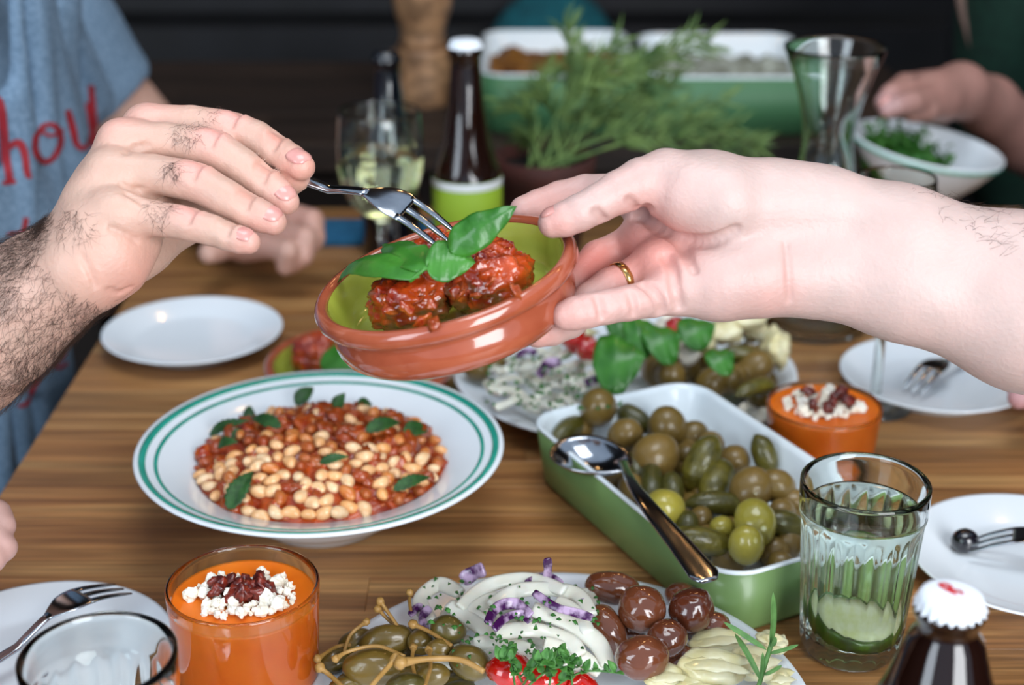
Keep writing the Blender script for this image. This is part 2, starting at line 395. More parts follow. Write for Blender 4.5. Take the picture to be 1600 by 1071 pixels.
M['nail'] = mat('fingernail', rgb('#c98a82'), rgb('#d49a90'), 90, .26, coat=.3)
M['hair'] = mat('dark_body_hair', rgb('#2b1a12'), rgb('#3c2417'), 300, .5)
M['tee'] = mat('heather_blue_cotton', rgb('#52697e'), rgb('#6d8398'), 260, .9, bump=.5, bsc=900, bdist=.0006)
M['tee_print'] = mat('crimson_print', rgb('#8f1420'), rgb('#7a0f1b'), 90, .75)
M['dark_cloth'] = mat('black_cloth', rgb('#0c0d12'), rgb('#14151c'), 60, .9, bump=.3, bsc=300)
M['green_cloth'] = mat('dark_green_cloth', rgb('#0b2a20'), rgb('#103427'), 60, .9)
M['teal_cloth'] = mat('teal_cloth', rgb('#074650'), rgb('#0b5660'), 40, .9, bump=.3, bsc=200)
M['strap'] = mat('tan_strap', rgb('#5f4a42'), rgb('#6d564c'), 60, .8)
M['bean_pale'] = mat('pale_white_bean', rgb('#dcae7e'), rgb('#efd9b4'), 120, .28, rand=rgb('#e0a060'), coat=.3)
M['bean'] = mat('sauce_coated_bean', rgb('#c9702e'), rgb('#dc9a58'), 120, .28, rand=rgb('#8e3210'), coat=.3, sss=.1)
M['stew'] = mat('tomato_stew', rgb('#7c2208'), rgb('#bc4e16'), 70, .25, bump=.7, bsc=260, coat=.5, bdist=.002)
M['stew_lump'] = mat('stewed_vegetable', rgb('#94210e'), rgb('#c4601f'), 140, .22, bump=.5, bsc=300, coat=.6, rand=rgb('#8a3a12'))
M['mintleaf'] = mat('mint_leaf', rgb('#173a14'), rgb('#28541f'), 200, .5, bump=.6, bsc=500)
M['basil'] = mat('basil_leaf', rgb('#27601a'), rgb('#3c7a26'), 60, .36, bump=.5, bsc=140, coat=.15)
M['meat'] = None
M['olive'] = mat('brown_green_olive', rgb('#63501f'), rgb('#896c3a'), 40, .34, coat=.25, rand=rgb('#665222'))
M['olive_y'] = mat('yellow_olive', rgb('#8f8430'), rgb('#a89c40'), 50, .25, coat=.5)
M['gherkin'] = mat('gherkin_skin', rgb('#454010'), rgb('#6f6622'), 90, .32, coat=.35, bump=1, bsc=330, rand=rgb('#3b3a12'))
M['soup'] = mat('orange_soup', rgb('#e0680c'), rgb('#ea7816'), 30, .35, sss=.2)
M['feta'] = mat('crumbled_cheese', rgb('#eadfca'), rgb('#f3efe4'), 80, .8, bump=.5, bsc=400)
M['bacon'] = mat('fried_bacon', rgb('#3d0c0c'), rgb('#7d2a1a'), 160, .35, bump=.5, bsc=300, coat=.3)
M['squid'] = mat('squid_flesh', rgb('#d8d6c4'), rgb('#e7e6da'), 40, .3, coat=.4, sss=.15, bump=.15, bsc=200)
M['onion'] = mat('red_onion', rgb('#3f1248'), rgb('#b79dbb'), 130, .25, coat=.4, ramp=(.44, .60))
M['herb'] = mat('chopped_parsley', rgb('#1d4a14'), rgb('#2f6a20'), 200, .5)
M['caper'] = mat('caperberry_skin', rgb('#39340f'), rgb('#5c5428'), 50, .3, coat=.45, bump=.15, bsc=200, rand=rgb('#6a5420'))
M['caper_stem'] = mat('caperberry_stem', rgb('#8f6a30'), rgb('#a67f46'), 90, .45)
M['shallot'] = mat('glazed_brown_onion', rgb('#38140a'), rgb('#643220'), 38, .12, coat=1, bump=.3, bsc=70, rand=rgb('#7a452a'))
M['artichoke'] = mat('artichoke_heart', rgb('#cfc28a'), rgb('#e0d9b4'), 60, .35, coat=.4, bump=.35, bsc=110, sss=.15)
M['pepper'] = mat('red_pepper', rgb('#9c0c08'), rgb('#c41a0e'), 40, .12, coat=1)
M['thyme'] = mat('thyme_leaf', rgb('#2a5c1e'), rgb('#4b8036'), 200, .5)
M['rosemary'] = mat('rosemary_needle', rgb('#4d7a3c'), rgb('#6a9650'), 120, .5)
M['plant'] = mat('potted_herb', rgb('#3f5c2c'), rgb('#6d8646'), 50, .6)
M['lime_peel'] = mat('lime_peel', rgb('#2e5208'), rgb('#4a7410'), 80, .35, coat=.3)
M['lime_pulp'] = mat('lime_pulp', rgb('#dfe3a0'), rgb('#eef0cc'), 120, .4)
M['pale_wood'] = wood('turned_beech', [rgb('#8f6a4c'), rgb('#a67c58'), rgb('#b88e68')], .5, 8, 8)
M['black_olive'] = mat('black_olive', rgb('#0b0a10'), rgb('#16131c'), 60, .15, coat=.8)
M['orange_food'] = mat('baked_topping', rgb('#5c3208'), rgb('#8a5a1a'), 40, .6, bump=1, bsc=80, bdist=.01)
M['pale_food'] = mat('pale_salad', rgb('#6a6a58'), rgb('#a8aca0'), 50, .6, bump=1, bsc=80, bdist=.01)
M['blue_cloth'] = mat('blue_napkin_cloth', rgb('#1c5a80'), rgb('#24688f'), 60, .9)
def meat_mat():
    m = mat('tomato_covered_meatball', rgb('#74140a'), rgb('#bf4a16'), 55, .16, bump=.6, bsc=190, coat=.8, bdist=.002)
    nt = m.node_tree; N = nt.nodes.new; L = nt.links.new; b = nt.nodes['Principled BSDF']; old = b.inputs['Base Color'].links[0].from_socket
    a = N('ShaderNodeVertexColor'); a.layer_name = 'Col'; mx = N('ShaderNodeMix'); mx.data_type = 'RGBA'; L(a.outputs[0], mx.inputs[0]); mx.inputs[7].default_value = rgb('#6e4424')
    L(old, mx.inputs[6]); L(mx.outputs[2], b.inputs['Base Color']); return m
M['meat'] = meat_mat()

# ------------------------------------------------------------------ the setting
struct('floor', box(-4, -3, -.02, 4, 5, 0), M['floor'])
struct('wall_back', box(-4, 3.9, 0, 4, 4, 3), M['black'])
struct('wall_left', box(-3.1, -1, 0, -3, 3.9, 3), M['black'])
struct('wall_right', box(3, -1, 0, 3.1, 3.9, 3), M['black'])
struct('ceiling', box(-4, 1.75, 2.6, 4, 4, 2.7), M['black'])

def staved_table(label, X0, X1, Y0, Y1, m, sw, seed, z=TZ):
    rng = random.Random(seed)
    t = thing('dining_table', label, 'table', ((X0+X1)/2, (Y0+Y1)/2, 0))
    cx, cy = (X0+X1)/2, (Y0+Y1)/2
    nr = round((Y1-Y0)/sw); w = (Y1-Y0)/nr
    for r in range(nr):
        x = X0; first = True
        while x < X1-1e-6:
            L = rng.uniform(.18, .5) if first else rng.uniform(.4, .62); first = False
            x2 = min(X1, x+L)
            if X1-x2 < .12: x2 = X1
            y = Y0+r*w; dz = rng.uniform(-.00015, .00015); hx, hy = (x2-x)/2, w/2
            part('stave', box(-hx+.0001, -hy+.0001, -.034, hx-.0001, hy-.0001, 0, .00035), m, t, smooth=False, loc=((x+x2)/2-cx, y+w/2-cy, z+dz))
            x = x2
    hx, hy = (X1-X0)/2, (Y1-Y0)/2
    for sx in (-1, 1):
        for sy in (-1, 1):
            part('leg', box(-.035, -.035, 0, .035, .035, z-.034), m, t, smooth=False, loc=(sx*(hx-.06), sy*(hy-.06), 0))
        part('apron', box(-.011, -hy+.1, z-.12, .011, hy-.1, z-.034), m, t, smooth=False, loc=(sx*(hx-.05), 0, 0))
        part('apron', box(-hx+.1, -.011, z-.12, hx-.1, .011, z-.034), m, t, smooth=False, loc=(0, sx*(hy-.05), 0))
    return t
staved_table('long brown oiled wood table of staves carrying the bean bowl and pickles', -.362, .56, .2, 1.62, M['wood'], .041, 3)
staved_table('dark stained wooden table behind, carrying two green baking dishes', -.75, .57, 1.88, 2.36, M['wood_dark'], .08, 4)

# dark slatted bench behind
b = thing('slatted_bench', 'black slatted bench with high back behind the far table', 'bench', (0, 2.75, 0))
for k in range(5): part('seat_slat', box(-1.4, -.03, -.012, 1.4, .03, .012, .003), M['dark_cloth'], b, loc=(0, -.17+k*.075, .45), smooth=False)
for k in range(5): part('back_slat', box(-1.4, -.012, -.035, 1.4, .012, .035, .003), M['black'], b, loc=(0, .22, .55+k*.1), smooth=False)
for x in (-1.3, 0, 1.3):
    part('leg', box(-.03, -.2, 0, .03, .2, .438), M['black'], b, loc=(x, 0, 0), smooth=False)
    part('upright', box(-.03, .234, .0, .03, .27, 1.0), M['black'], b, loc=(x, 0, 0), smooth=False)

# ------------------------------------------------------------------ tableware
def plate(label, px, py, R, mname='china', h=.016, group=None, name='side_plate', cat='plate'):
    c = T(px, py, h); o = thing(name, label, cat, (c[0], c[1], TZ), group=group)
    part('dish', lathe([(0, .0035), (R*.60, .0035), (R*.62, 0), (R*.66, 0), (R*.68, .004), (R*.97, h-.0025), (R, h-.001), (R*.995, h), (R*.97, h-.0002), (R*.70, .0065), (R*.62, .0052), (0, .005)], 96), M[mname], o)
    return o
plate('empty white side plate on the table beside the grey tee shirt', 301, 513, .0775)
plate('white plate lying under a fork, reached over by the pale forearm', 1462, 581, .0765)
plate('white plate holding a fork with a black olive, behind the fluted glass', 1612, 862, .078)
plate('white plate at the bottom left corner with fork tines over its edge', 58, 1020, .078)

def fork_parts(par, m, x0=0.):
    """150 mm three-tined fork along x, tips at x=.165, upper side +z"""
    def zc(x): return .010*math.sin(max(0, x-.095)/.07*math.pi)*1.0-.0015*math.sin(x/.1*math.pi)*(x < .1)
    xs = np.linspace(x0, .118, 26)
    hw = np.interp(xs, [0, .006, .03, .07, .10, .118], [.0035, .0062, .0060, .0044, .0028, .0032]); ht = np.interp(xs, [0, .05, .1, .118], [.0011, .0012, .0017, .0012])
    part('handle', sweep([(x, 0, zc(x)) for x in xs], hw, ht, n=14, p=2.6), m, par)
    xs = np.linspace(.115, .1415, 12); hw = np.interp(xs, [.115, .121, .128, .134, .1415], [.0028, .0062, .0100, .0110, .0112])
    part('head', sweep([(x, 0, zc(x)) for x in xs], hw, .0009, n=20, p=3.4), m, par)
    for k in (-1, 0, 1):
        xs = np.linspace(.139, .168, 12)
        part('tine', sweep([(x, k*.0084*(1-.06*(x-.139)/.03), zc(x)) for x in xs], np.interp(xs, [.139, .16, .168], [.0026, .0019, .0008]), np.interp(xs, [.139, .16, .168], [.0009, .0009, .0005]), n=8, p=3), m, par)
def fork(label, a, b, up=(0, 0, 1), scale=1., x0=0.):
    """tips at b, handle towards a"""
    a, b = np.array(a), np.array(b); R = basis(b-a, up); o = thing('fork', label, 'fork', b-R[:, 0]*.168*scale, euler(R)); o.scale = (scale,)*3
    fork_parts(o, M['steel'], x0); return o
fork('steel fork lying across the plate under the pale forearm', T(1560, 520, .02), T(1424, 612, .012))
fork('steel fork on the bottom left plate, tines past its rim', T(-60, 1060, .02), T(192, 918, .026))
fork('steel fork with a black olive speared, on the plate by the glass', T(1760, 870, .024), T(1515, 851, .014))
solo('black_olive', rough_ball(.0085, .03, 2, 20, 14, 2, (1.1, 1, 1)), M['black_olive'], 'black olive speared on the fork tip beside the fluted glass', 'olive', T(1508, 846, .0125))

# deep bowl with green stripes
BC = T(501, 696, .055); BR = 286.5/FPX*depth(BC)
bowl = thing('soup_bowl', 'wide white bowl with two green rim stripes full of bean stew', 'bowl', (BC[0], BC[1], TZ))
br = BR
part('bowl_body', lathe([(0, .004), (.036, .004), (.038, 0), (.043, 0), (.045, .004), (.058, .012), (br*.66, .035), (br*.80, .047), (br*.99, .0535), (br, .055), (br*.995, .0562), (br*.975, .056), (br*.71, .0445), (br*.665, .040), (br*.56, .020), (br*.42, .0085), (0, .006)], 128), M['china'], bowl)
def ringband(f0, f1, R, z0, z1, lift=.00025):
    return lathe([(R*f0, z0-.0004), (R*f0, z0+lift), (R*f1, z1+lift), (R*f1, z1-.0004)], 128)
zr = lambda f: .0445+(.056-.0445)*(f-.71)/(.975-.71)
part('rim_stripe', ringband(.935, .972, br, zr(.935), zr(.972)), M['teal'], bowl, label='broad green stripe at the rim')
part('rim_stripe', ringband(.872, .893, br, zr(.872), zr(.893)), M['teal'], bowl, label='narrow green stripe inside the rim')

FR = br*.69
def mound(x, y): 
    r = math.hypot(x, y)/FR; return .041+.021*max(0, 1-r**2.2)+.004*noise.noise(Vector((x*35, y*35, 1)))
def disc_surface(R, zf, nr=26, na=72, base=.02):
    V, F = [(0, 0, zf(0, 0))], []
    for i in range(1, nr+1):
        for k in range(na):
            a = 2*math.pi*k/na; r = R*i/nr; V.append((r*math.cos(a), r*math.sin(a), zf(r*math.cos(a), r*math.sin(a))))
    for k in range(na): F.append((0, 1+k, 1+(k+1) % na))
    for i in range(nr-1):
        for k in range(na): F.append((1+i*na+k, 1+(i+1)*na+k, 1+(i+1)*na+(k+1) % na, 1+i*na+(k+1) % na))
    b = len(V); F.append(tuple(reversed([b+k for k in range(na)])))
    for k in range(na): V.append((V[1+(nr-1)*na+k][0]*.85, V[1+(nr-1)*na+k][1]*.85, base))
    for k in range(na): F.append((1+(nr-1)*na+k, b+k, b+(k+1) % na, 1+(nr-1)*na+(k+1) % na))
    return V, F
b0 = (BC[0], BC[1], TZ)
solo('tomato_stew', disc_surface(FR*.985, lambda x, y: mound(x, y)-.0008+.0026*noise.fractal(Vector((x*130, y*130, 3)), .8, 2, 3), 60, 150, .024), M['stew'], 'mound of thick red tomato stew filling the green striped bowl', 'stew', b0, kind='stuff')
lump = [mkmesh('stew_lump', rough_ball(.0075, .45, 1.6, 16, 10, s, (1.2, .8, .6)), M['stew_lump']) for s in range(5)]
rng = random.Random(11)
for i in range(120):
    r = FR*.95*math.sqrt(rng.random()); a = rng.random()*6.283; x, y = r*math.cos(a), r*math.sin(a); s = rng.uniform(.5, 1.3)*(1.15 if y > 0 else .8)
    solo('tomato_chunk', lump[i % 5], None, 'soft red chunk of tomato or onion among the white beans', 'tomato', (b0[0]+x, b0[1]+y, TZ+mound(x, y)-.001), (rng.random()*.6, rng.random()*.6, rng.random()*6), (s,)*3, group='soft chunks in the bean stew')
def beanfn(v): return Vector((v.x*.0069, v.y*.0044+.0016*v.x*v.x, v.z*.0042))
beanm = mkmesh('white_bean', sphere(16, 10, beanfn), M['bean']); beanp = mkmesh('white_bean', sphere(16, 10, beanfn), M['bean_pale'])
pts = []; tries = 0
while len(pts) < 165 and tries < 9000:
    tries += 1; r = FR*.955*math.sqrt(rng.random()); a = rng.random()*6.283; x, y = r*math.cos(a), r*math.sin(a)
    pr_ = .0084 if y < -.005 else .0122
    if all((x-u)**2+(y-v)**2 > pr_**2 for u, v in pts): pts.append((x, y))
for x, y in pts:
    s = rng.uniform(.78, 1.05)
    pale = rng.random() < (.62 if y < -.01 else .20)
    solo('white_bean', beanp if pale else beanm, None, 'pale cream bean almost clean of sauce in the striped bowl' if pale else 'orange sauce coated bean heaped in the striped bowl', 'bean', (b0[0]+x, b0[1]+y, TZ+mound(x, y)+rng.uniform(-.0005, .0022)), (rng.uniform(-.7, .7), rng.uniform(-.5, .5), rng.random()*6.3), (s,)*3, group='pale beans in the bean stew' if pale else 'sauce coated beans in the bean stew')
mints = [((325, 657), (392, 663), 8, 'pointing off the heap towards the grey tee shirt'), ((440, 680), (393, 659), 9, 'lying on the beans beside the longest leaf'), ((378, 625), (400, 650), 10, 'standing tilted at the back left of the heap'),
         ((340, 690), (372, 697), 8, 'with jagged edge at the left rim of the heap'), ((372, 672), (368, 698), 6, 'small and upright at the left rim of the heap'), ((355, 773), (396, 742), 12, 'broad, at the front left of the heap'), ((462, 620), (490, 606), 11, 'folded, on the top back of the heap'),
         ((525, 652), (539, 614), 9, 'standing upright on top of the heap'), ((560, 630), (581, 617), 8, 'small, on the far edge of the heap'), ((572, 690), (626, 668), 10, 'long, on the right half of the heap'), ((632, 680), (668, 660), 12, 'at the far right edge of the heap'),
         ((500, 735), (546, 730), 6, 'narrow, flat in the middle of the heap'), ((614, 752), (672, 731), 8, 'long, at the front right edge of the heap')]
for (ax, ay), (bx, by), w, txt in mints:
    A = T(ax, ay, .058); B = T(bx, by, .058)
    def zz(q): return TZ+mound(q[0]-b0[0], q[1]-b0[1])+.006
    A[2] = zz(A); B[2] = zz(B)+(.012 if 'upright' in txt or 'tilted' in txt or 'top back' in txt else .002)
    if 'upright' in txt or 'tilted' in txt: B = P(bx, by, depth(A))
    up = (0, -.6, .8); c = (A+B)/2
    solo('mint_leaf', xf(leaf(A, B, up, w/2400.*1.2, .12, .35, 16, 6, 0, .22), None, -c), M['mintleaf'], 'dark green mint leaf '+txt, 'leaf', c)

# green enamel dish with olives and gherkins
def dish_frame():
    zr_ = .047
    L_, B_ = T(824, 656, zr_), T(1118, 900, zr_); Rr = T(1300, 800, zr_); 
    u = (B_-L_); lu = np.linalg.norm(u); u /= lu; v = np.array([-u[1], u[0], 0])
    return L_, B_, u, v, lu, Rr
L_, B_, gu, gv, glen, Rr_ = dish_frame()
GW, GL, GH = .145, glen*1.0, .047
gc = (L_+B_)/2+gv*GW/2; gang = math.atan2(gu[1], gu[0])
gd = thing('baking_dish', 'sage green rectangular dish, white inside, full of olives and gherkins', 'dish', (gc[0], gc[1], TZ), (0, 0, gang))
hx, hy = GL/2+.008, GW/2
part('dish_body', loft_rects([(hx-.012, hy-.012, .017, 0), (hx-.008, hy-.008, .021, .001), (hx-.0055, hy-.0055, .023, .005), (hx-.001, hy-.001, .026, GH-.002), (hx-.003, hy-.003, .025, GH-.002), (hx-.0115, hy-.0115, .02, .007)]), M['sage'], gd)
part('white_lining', loft_rects([(hx-.011, hy-.011, .020, .0072), (hx-.001, hy-.001, .026, GH-.0018), (hx-.0005, hy-.0005, .0265, GH-.0005), (hx-.0012, hy-.0012, .026, GH+.0002), (hx-.0035, hy-.0035, .024, GH), (hx-.006, hy-.006, .022, GH-.004), (hx-.0125, hy-.0125, .018, .011), (hx-.020, hy-.020, .012, .009)]), M['enamel'], gd, label='white enamel inside and rim')
om = [mkmesh('olive', rough_ball(1, .035, 1.5, 24, 16, s, (1.12, .96, .94)), M['olive']) for s in range(3)]
omy = mkmesh('olive', rough_ball(1, .035, 1.5, 24, 16, 9, (1.15, .96, .94)), M['olive_y'])
rng = random.Random(5)
olv = [(935, 637, 28, 0, 'brown green olive, topmost at the far corner of the green dish'), (977, 682, 26, 0, 0), (1043, 670, 30, 0, 0), (1023, 716, 35, 0, 'largest brown olive, dimpled, in the middle of the green dish'), (1081, 684, 24, 0, 0), (1074, 711, 20, 0, 0), (1148, 720, 24, 0, 0),
       (1173, 766, 32, 0, 'smooth brown olive between a gherkin and the glass in the green dish'), (1213, 760, 26, 0, 'brown olive against the dish wall beside the fluted glass'), (1038, 797, 32, 1, 'bright yellow olive beside the spoon in the green dish'), (1180, 817, 32, 1, 'speckled yellow green olive near the front corner of the dish'), (1166, 852, 27, 1, 'yellow olive half hidden at the front wall of the green dish'),
       (1128, 826, 19, 1, 'small yellow olive behind the lying front gherkin'), (987, 762, 20, 0, 0), (1222, 800, 20, 0, 0), (1093, 812, 18, 0, 0), (905, 668, 22, 0, 0), (960, 730, 24, 0, 0), (1110, 700, 22, 0, 0), (1240, 785, 20, 0, 0)]
def inside(p): 
    q = np.array(p)-gc; return abs(q@gu) < hx-.02 and abs(q@gv) < hy-.02
for i, (x, y, r, ye, lab) in enumerate(olv):
    z = .037 if r > 24 else .029
    if i == 0: z = .046
    c = T(x, y, z); rr = r/FPX*depth(c)*1.1
    solo('olive', omy if ye else om[i % 3], None, lab or 'plain brown green olive among the gherkins in the green dish', 'olive', c, (rng.random()*3, rng.random()*3, rng.random()*6), (rr,)*3, group='olives in the green dish')
def gherkin_mesh(L, r, s):
    n = 18; xs = np.linspace(-1, 1, n); bend = .12*L
    pts = [(x*L/2, 0, -bend*x*x) for x in xs]; rad = r*(1-np.abs(xs)**3.2*.92)
    V, F = sweep(pts, rad, n=16)
    V = [np.array(v)*1+0.035*r*noise.noise(Vector(v)*380+Vector((s, 0, 0)))*np.array([0, 1, 1]) for v in V]
    return V, F
gh = [(970, 640, 1012, 668, 17, 'dark gherkin at the far end behind the olives'), (872, 678, 918, 654, 17, 'gherkin at the far left corner by the spoon bowl'), (1113, 688, 1079, 760, 24, 'largest gherkin, standing steeply in the dish centre'), (1187, 688, 1203, 735, 18, 'gherkin leaning upright against the far dish wall'),
      (1017, 728, 1019, 780, 17, 'short upright gherkin left of the largest one'), (1048, 745, 1054, 780, 16, 'stubby gherkin beside the largest one'), (1132, 726, 1108, 775, 23, 'very dark gherkin in shadow behind the brown olive'), (1082, 782, 1167, 791, 18, 'pale ribbed gherkin lying across above the yellow olives'),
      (1052, 836, 1140, 853, 20, 'warty gherkin lying along the front wall by the spoon'), (1076, 808, 1072, 838, 16, 'gherkin end behind the warty front one'), (1205, 812, 1250, 826, 20, 'gherkin at the right wall behind the fluted glass'), (985, 715, 1000, 750, 16, 'gherkin half under the spoon neck')]
for i, (x0, y0, x1, y1, w, lab) in enumerate(gh):
    z0 = .037; z1 = .029
    if i in (2,): z0, z1 = .054, .027
    if i in (3,): z0, z1 = .048, .029
    A, B = T(x0, y0, z0), T(x1, y1, z1); L = np.linalg.norm(B-A)+.009; r = w/FPX*depth(A)*1.08
    solo('gherkin', gherkin_mesh(L, r, i), M['gherkin'], lab, 'gherkin', (A+B)/2, euler(basis(B-A, (.1, -.3, 1))))
for k in range(46):                                              # the layer underneath
    u, v = rng.uniform(-hx+.03, hx-.03), rng.uniform(-hy+.03, hy-.03); c = gc+gu*u+gv*v; c[2] = TZ+rng.uniform(.018, .021)
    solo('olive', om[k % 3], None, 'plain brown green olive among the gherkins in the green dish', 'olive', c, (rng.random()*3, rng.random()*3, 0), (rng.uniform(.009, .0115),)*3, group='olives in the green dish')

# serving spoon
def spoon(label, pts, up):
    A = np.array(pts[0]); o = thing('serving_spoon', label, 'spoon', A)
    loc = [np.array(p)-A for p in pts]
    c = spline(loc[1:], 40); t = np.linspace(0, 1, 40)
    part('handle', sweep(c, np.interp(t, [0, .12, .35, .8, .93, 1], [.004, .0032, .0042, .0085, .0095, .0055]), np.interp(t, [0, .2, 1], [.0026, .002, .0013]), up=up, n=16, p=2.4), M['steel'], o)
    # bowl: egg-shaped shell
    a = loc[1]-loc[0]; L = np.linalg.norm(a)+.006; R = basis(a, up); V, F = [], []; nr, na = 10, 40
    def shell(dz, s):
        out = [(L/2, 0, -.012*1+dz)]
        for i in range(1, nr+1):
            q = i/nr*s
            for k in range(na):
                th = 2*math.pi*k/na; x = math.cos(th); y = math.sin(th)
                out.append((L/2+q*x*L/2, q*y*.0215*(1-.18*x), -.012*(1-(i/nr)**2.2)+dz))
        return out
    S1, S2 = shell(0, .97), shell(-.0014, 1.0); n1 = len(S1); V = S1+S2
    def fs(off, rev):
        f = [(off, off+1+k, off+1+(k+1) % na) for k in range(na)]+[(off+1+i*na+k, off+1+(i+1)*na+k, off+1+(i+1)*na+(k+1) % na, off+1+i*na+(k+1) % na) for i in range(nr-1) for k in range(na)]
        return [tuple(reversed(x)) for x in f] if rev else f
    F = fs(0, False)+fs(n1, True); e = 1+(nr-1)*na
    F += [(e+k, n1+e+k, n1+e+(k+1) % na, e+(k+1) % na) for k in range(na)]
    part('spoon_bowl', xf((V, F), R), M['steel'], o)
spoon('polished steel serving spoon resting over the rim of the green dish', [T(866, 692, .053), T(974, 724, .053), T(986, 752, .060), T(1012, 790, .062), T(1070, 860, .0565), T(1108, 908, .0530)], (0, -.15, 1))

# orange soup cups
def soup_cup(label, px, py, R, h, fill, seed, gname, front):
    c = T(px, py, h); o = thing('glass_cup', label, 'cup', (c[0], c[1], TZ))
    ro = lambda z: R*(.90+.10*z/h)
    part('cup', lathe([(0, 0), (R*.84, 0), (R*.89, .003)]+[(ro(z), z) for z in np.linspace(.006, h-.001, 8)]+[(ro(h)-.0003, h), (ro(h)-.0014, h+.0004), (ro(h)-.0023, h-.0005)]+[(ro(z)-.0022, z) for z in np.linspace(h-.003, .009, 8)]+[(R*.82, .006), (0, .006)], 96), M['glass'], o)
    z1 = h-fill
    so = (c[0], c[1], TZ)
    solo('orange_soup', lathe([(0, .0063), (R*.80, .0063), (ro(.012)-.0021, .012)]+[(ro(z)-.0021, z) for z in np.linspace(.02, z1-.001, 5)]+[(ro(z1)-.0021, z1+.0006), (ro(z1)-.0035, z1), (0, z1)], 80), M['soup'], 'smooth orange soup filling '+front, 'soup', so, kind='stuff')
    rg = random.Random(seed); ms = []
    for k in range(190):
        a = rg.random()*6.283; r = R*.56*math.sqrt(rg.random()); s = rg.uniform(.0010, .0034)*(1.5 if k < 26 else .75)
        ms.append(xf(rough_ball(s, .5, 2, 8, 6, k), None, (r*math.cos(a)*1.25, r*math.sin(a), z1+s*.4+rg.uniform(0, .003))))
    solo('cheese_crumbs', merge(*ms), M['feta'], 'white cheese crumbs scattered on '+front, 'cheese', so, kind='stuff', smooth=False)
    for k in range(18 if front.startswith('the soup of the near') else 12):
        a = rg.random()*6.283; r = R*.36*math.sqrt(rg.random()); s = rg.uniform(.0035, .0055)
        solo('bacon_bit', rough_ball(s, .55, 1.4, 14, 10, k+seed, (1.2, .85, .7)), M['bacon'], 'dark red fried bacon bit on '+front, 'bacon', (so[0]+r*math.cos(a)*1.2, so[1]+r*math.sin(a), TZ+z1+.005+rg.uniform(0, .004)), (rg.random()*3, rg.random()*3, 0), group=gname)
    return o
soup_cup('clear glass cup of orange soup on the table before the bean bowl', 379, 912, .0415, .078, .009, 2, 'bacon bits on the near soup', 'the soup of the near glass cup')
soup_cup('clear glass cup of orange soup behind the green dish of olives', 1288, 631, .0415, .050, .003, 5, 'bacon bits on the far soup', 'the soup of the far glass cup')

# fluted water glasses
def tumbler(label, px, py, R, h, fillz, lime=True):
    c = T(px, py, h); o = thing('drinking_glass', label, 'glass', (c[0], c[1], TZ)); rb = R*.80
    ro = lambda z: rb+(R-rb)*z/h
    NF = 20
    def mod(a, r, z):
        w = min(1, max(0, (z-.004)/.006))*min(1, max(0, (h*.80-z)/.004)); return 1-.035*w*abs(math.sin(a*NF/2))**1.0*1.0 if r > rb*.93 else 1
    zs = np.linspace(.010, h*.79, 14)
    outer = [(0, 0), (rb*.80, 0), (rb*.9, .0015), (rb*.97, .005)]+[(ro(z), z) for z in zs]+[(ro(h*.80)+.0004, h*.81), (ro(h*.84)+.0009, h*.84), (R, h*.97), (R, h-.0006), (R-.001, h+.0004), (R-.0022, h-.0003)]
    inner = [(ro(z)-(.0026+.0016*(1-z/h)), z) for z in np.linspace(h-.004, .014, 14)]+[(rb*.6, .0105), (0, .010)]
    part('glass_body', lathe(outer, 240, mod)[0:2], M['glass_green'], o) if False else None
    V1 = lathe(outer+inner, 240, lambda a, r, z: mod(a, r, z) if False else 1)
    # flutes only on the outer wall
    n = 240; V = list(V1[0]); k0 = 0
    for j, (r, z) in enumerate(outer+inner):
        cnt = 1 if r < 1e-6 else n
        if cnt == n and 3 <= j < len(outer)-5:
            for k in range(n):
                a = 2*math.pi*k/n; q = mod(a, 1, z); x, y, zz_ = V[k0+k]; V[k0+k] = (x*q, y*q, zz_)
        k0 += cnt
    part('glass_body', (V, V1[1]), M['glass_green'], o)
    if fillz:
        wi = [(0, .0098), (rb*.62, .0102)]+[(ro(z)-(.0026+.0016*(1-z/h))+.0002, z) for z in np.linspace(.0145, fillz-.001, 8)]+[(ro(fillz)-.0026, fillz+.0008), (ro(fillz)-.005, fillz), (0, fillz)]
        solo('water', lathe(wi, 96), M['water'], 'clear water filling the fluted glass on the table', 'water', (c[0], c[1], TZ), kind='stuff')
    return c, ro
gcn, gro = tumbler('fluted drinking glass of water with a lime slice by the green dish', 1353, 752, .0365, .112, .094)
tumbler('empty fluted glass with wide rim at the bottom left corner', 152, 1022, .0362, .115, 0)
lr = .0235
lm = thing('lime_slice', 'thick lime slice sunk at the bottom of the water glass', 'lime', (gcn[0]+.001, gcn[1], TZ+.0235), (math.radians(17), math.radians(8), 0))
part('peel', lathe([(0, -.0060), (lr*.9, -.0060), (lr, -.0045), (lr, .0035), (lr*.95, .0048), (lr*.9, .0048), (lr*.9, -.004), (0, -.004)], 48), M['lime_peel'], lm)
part('pulp', lathe([(0, -.0038), (lr*.89, -.0038), (lr*.89, .0042), (lr*.5, .0052), (0, .0046)], 48, lambda a, r, z: 1-.02*abs(math.sin(a*5))), M['lime_pulp'], lm)
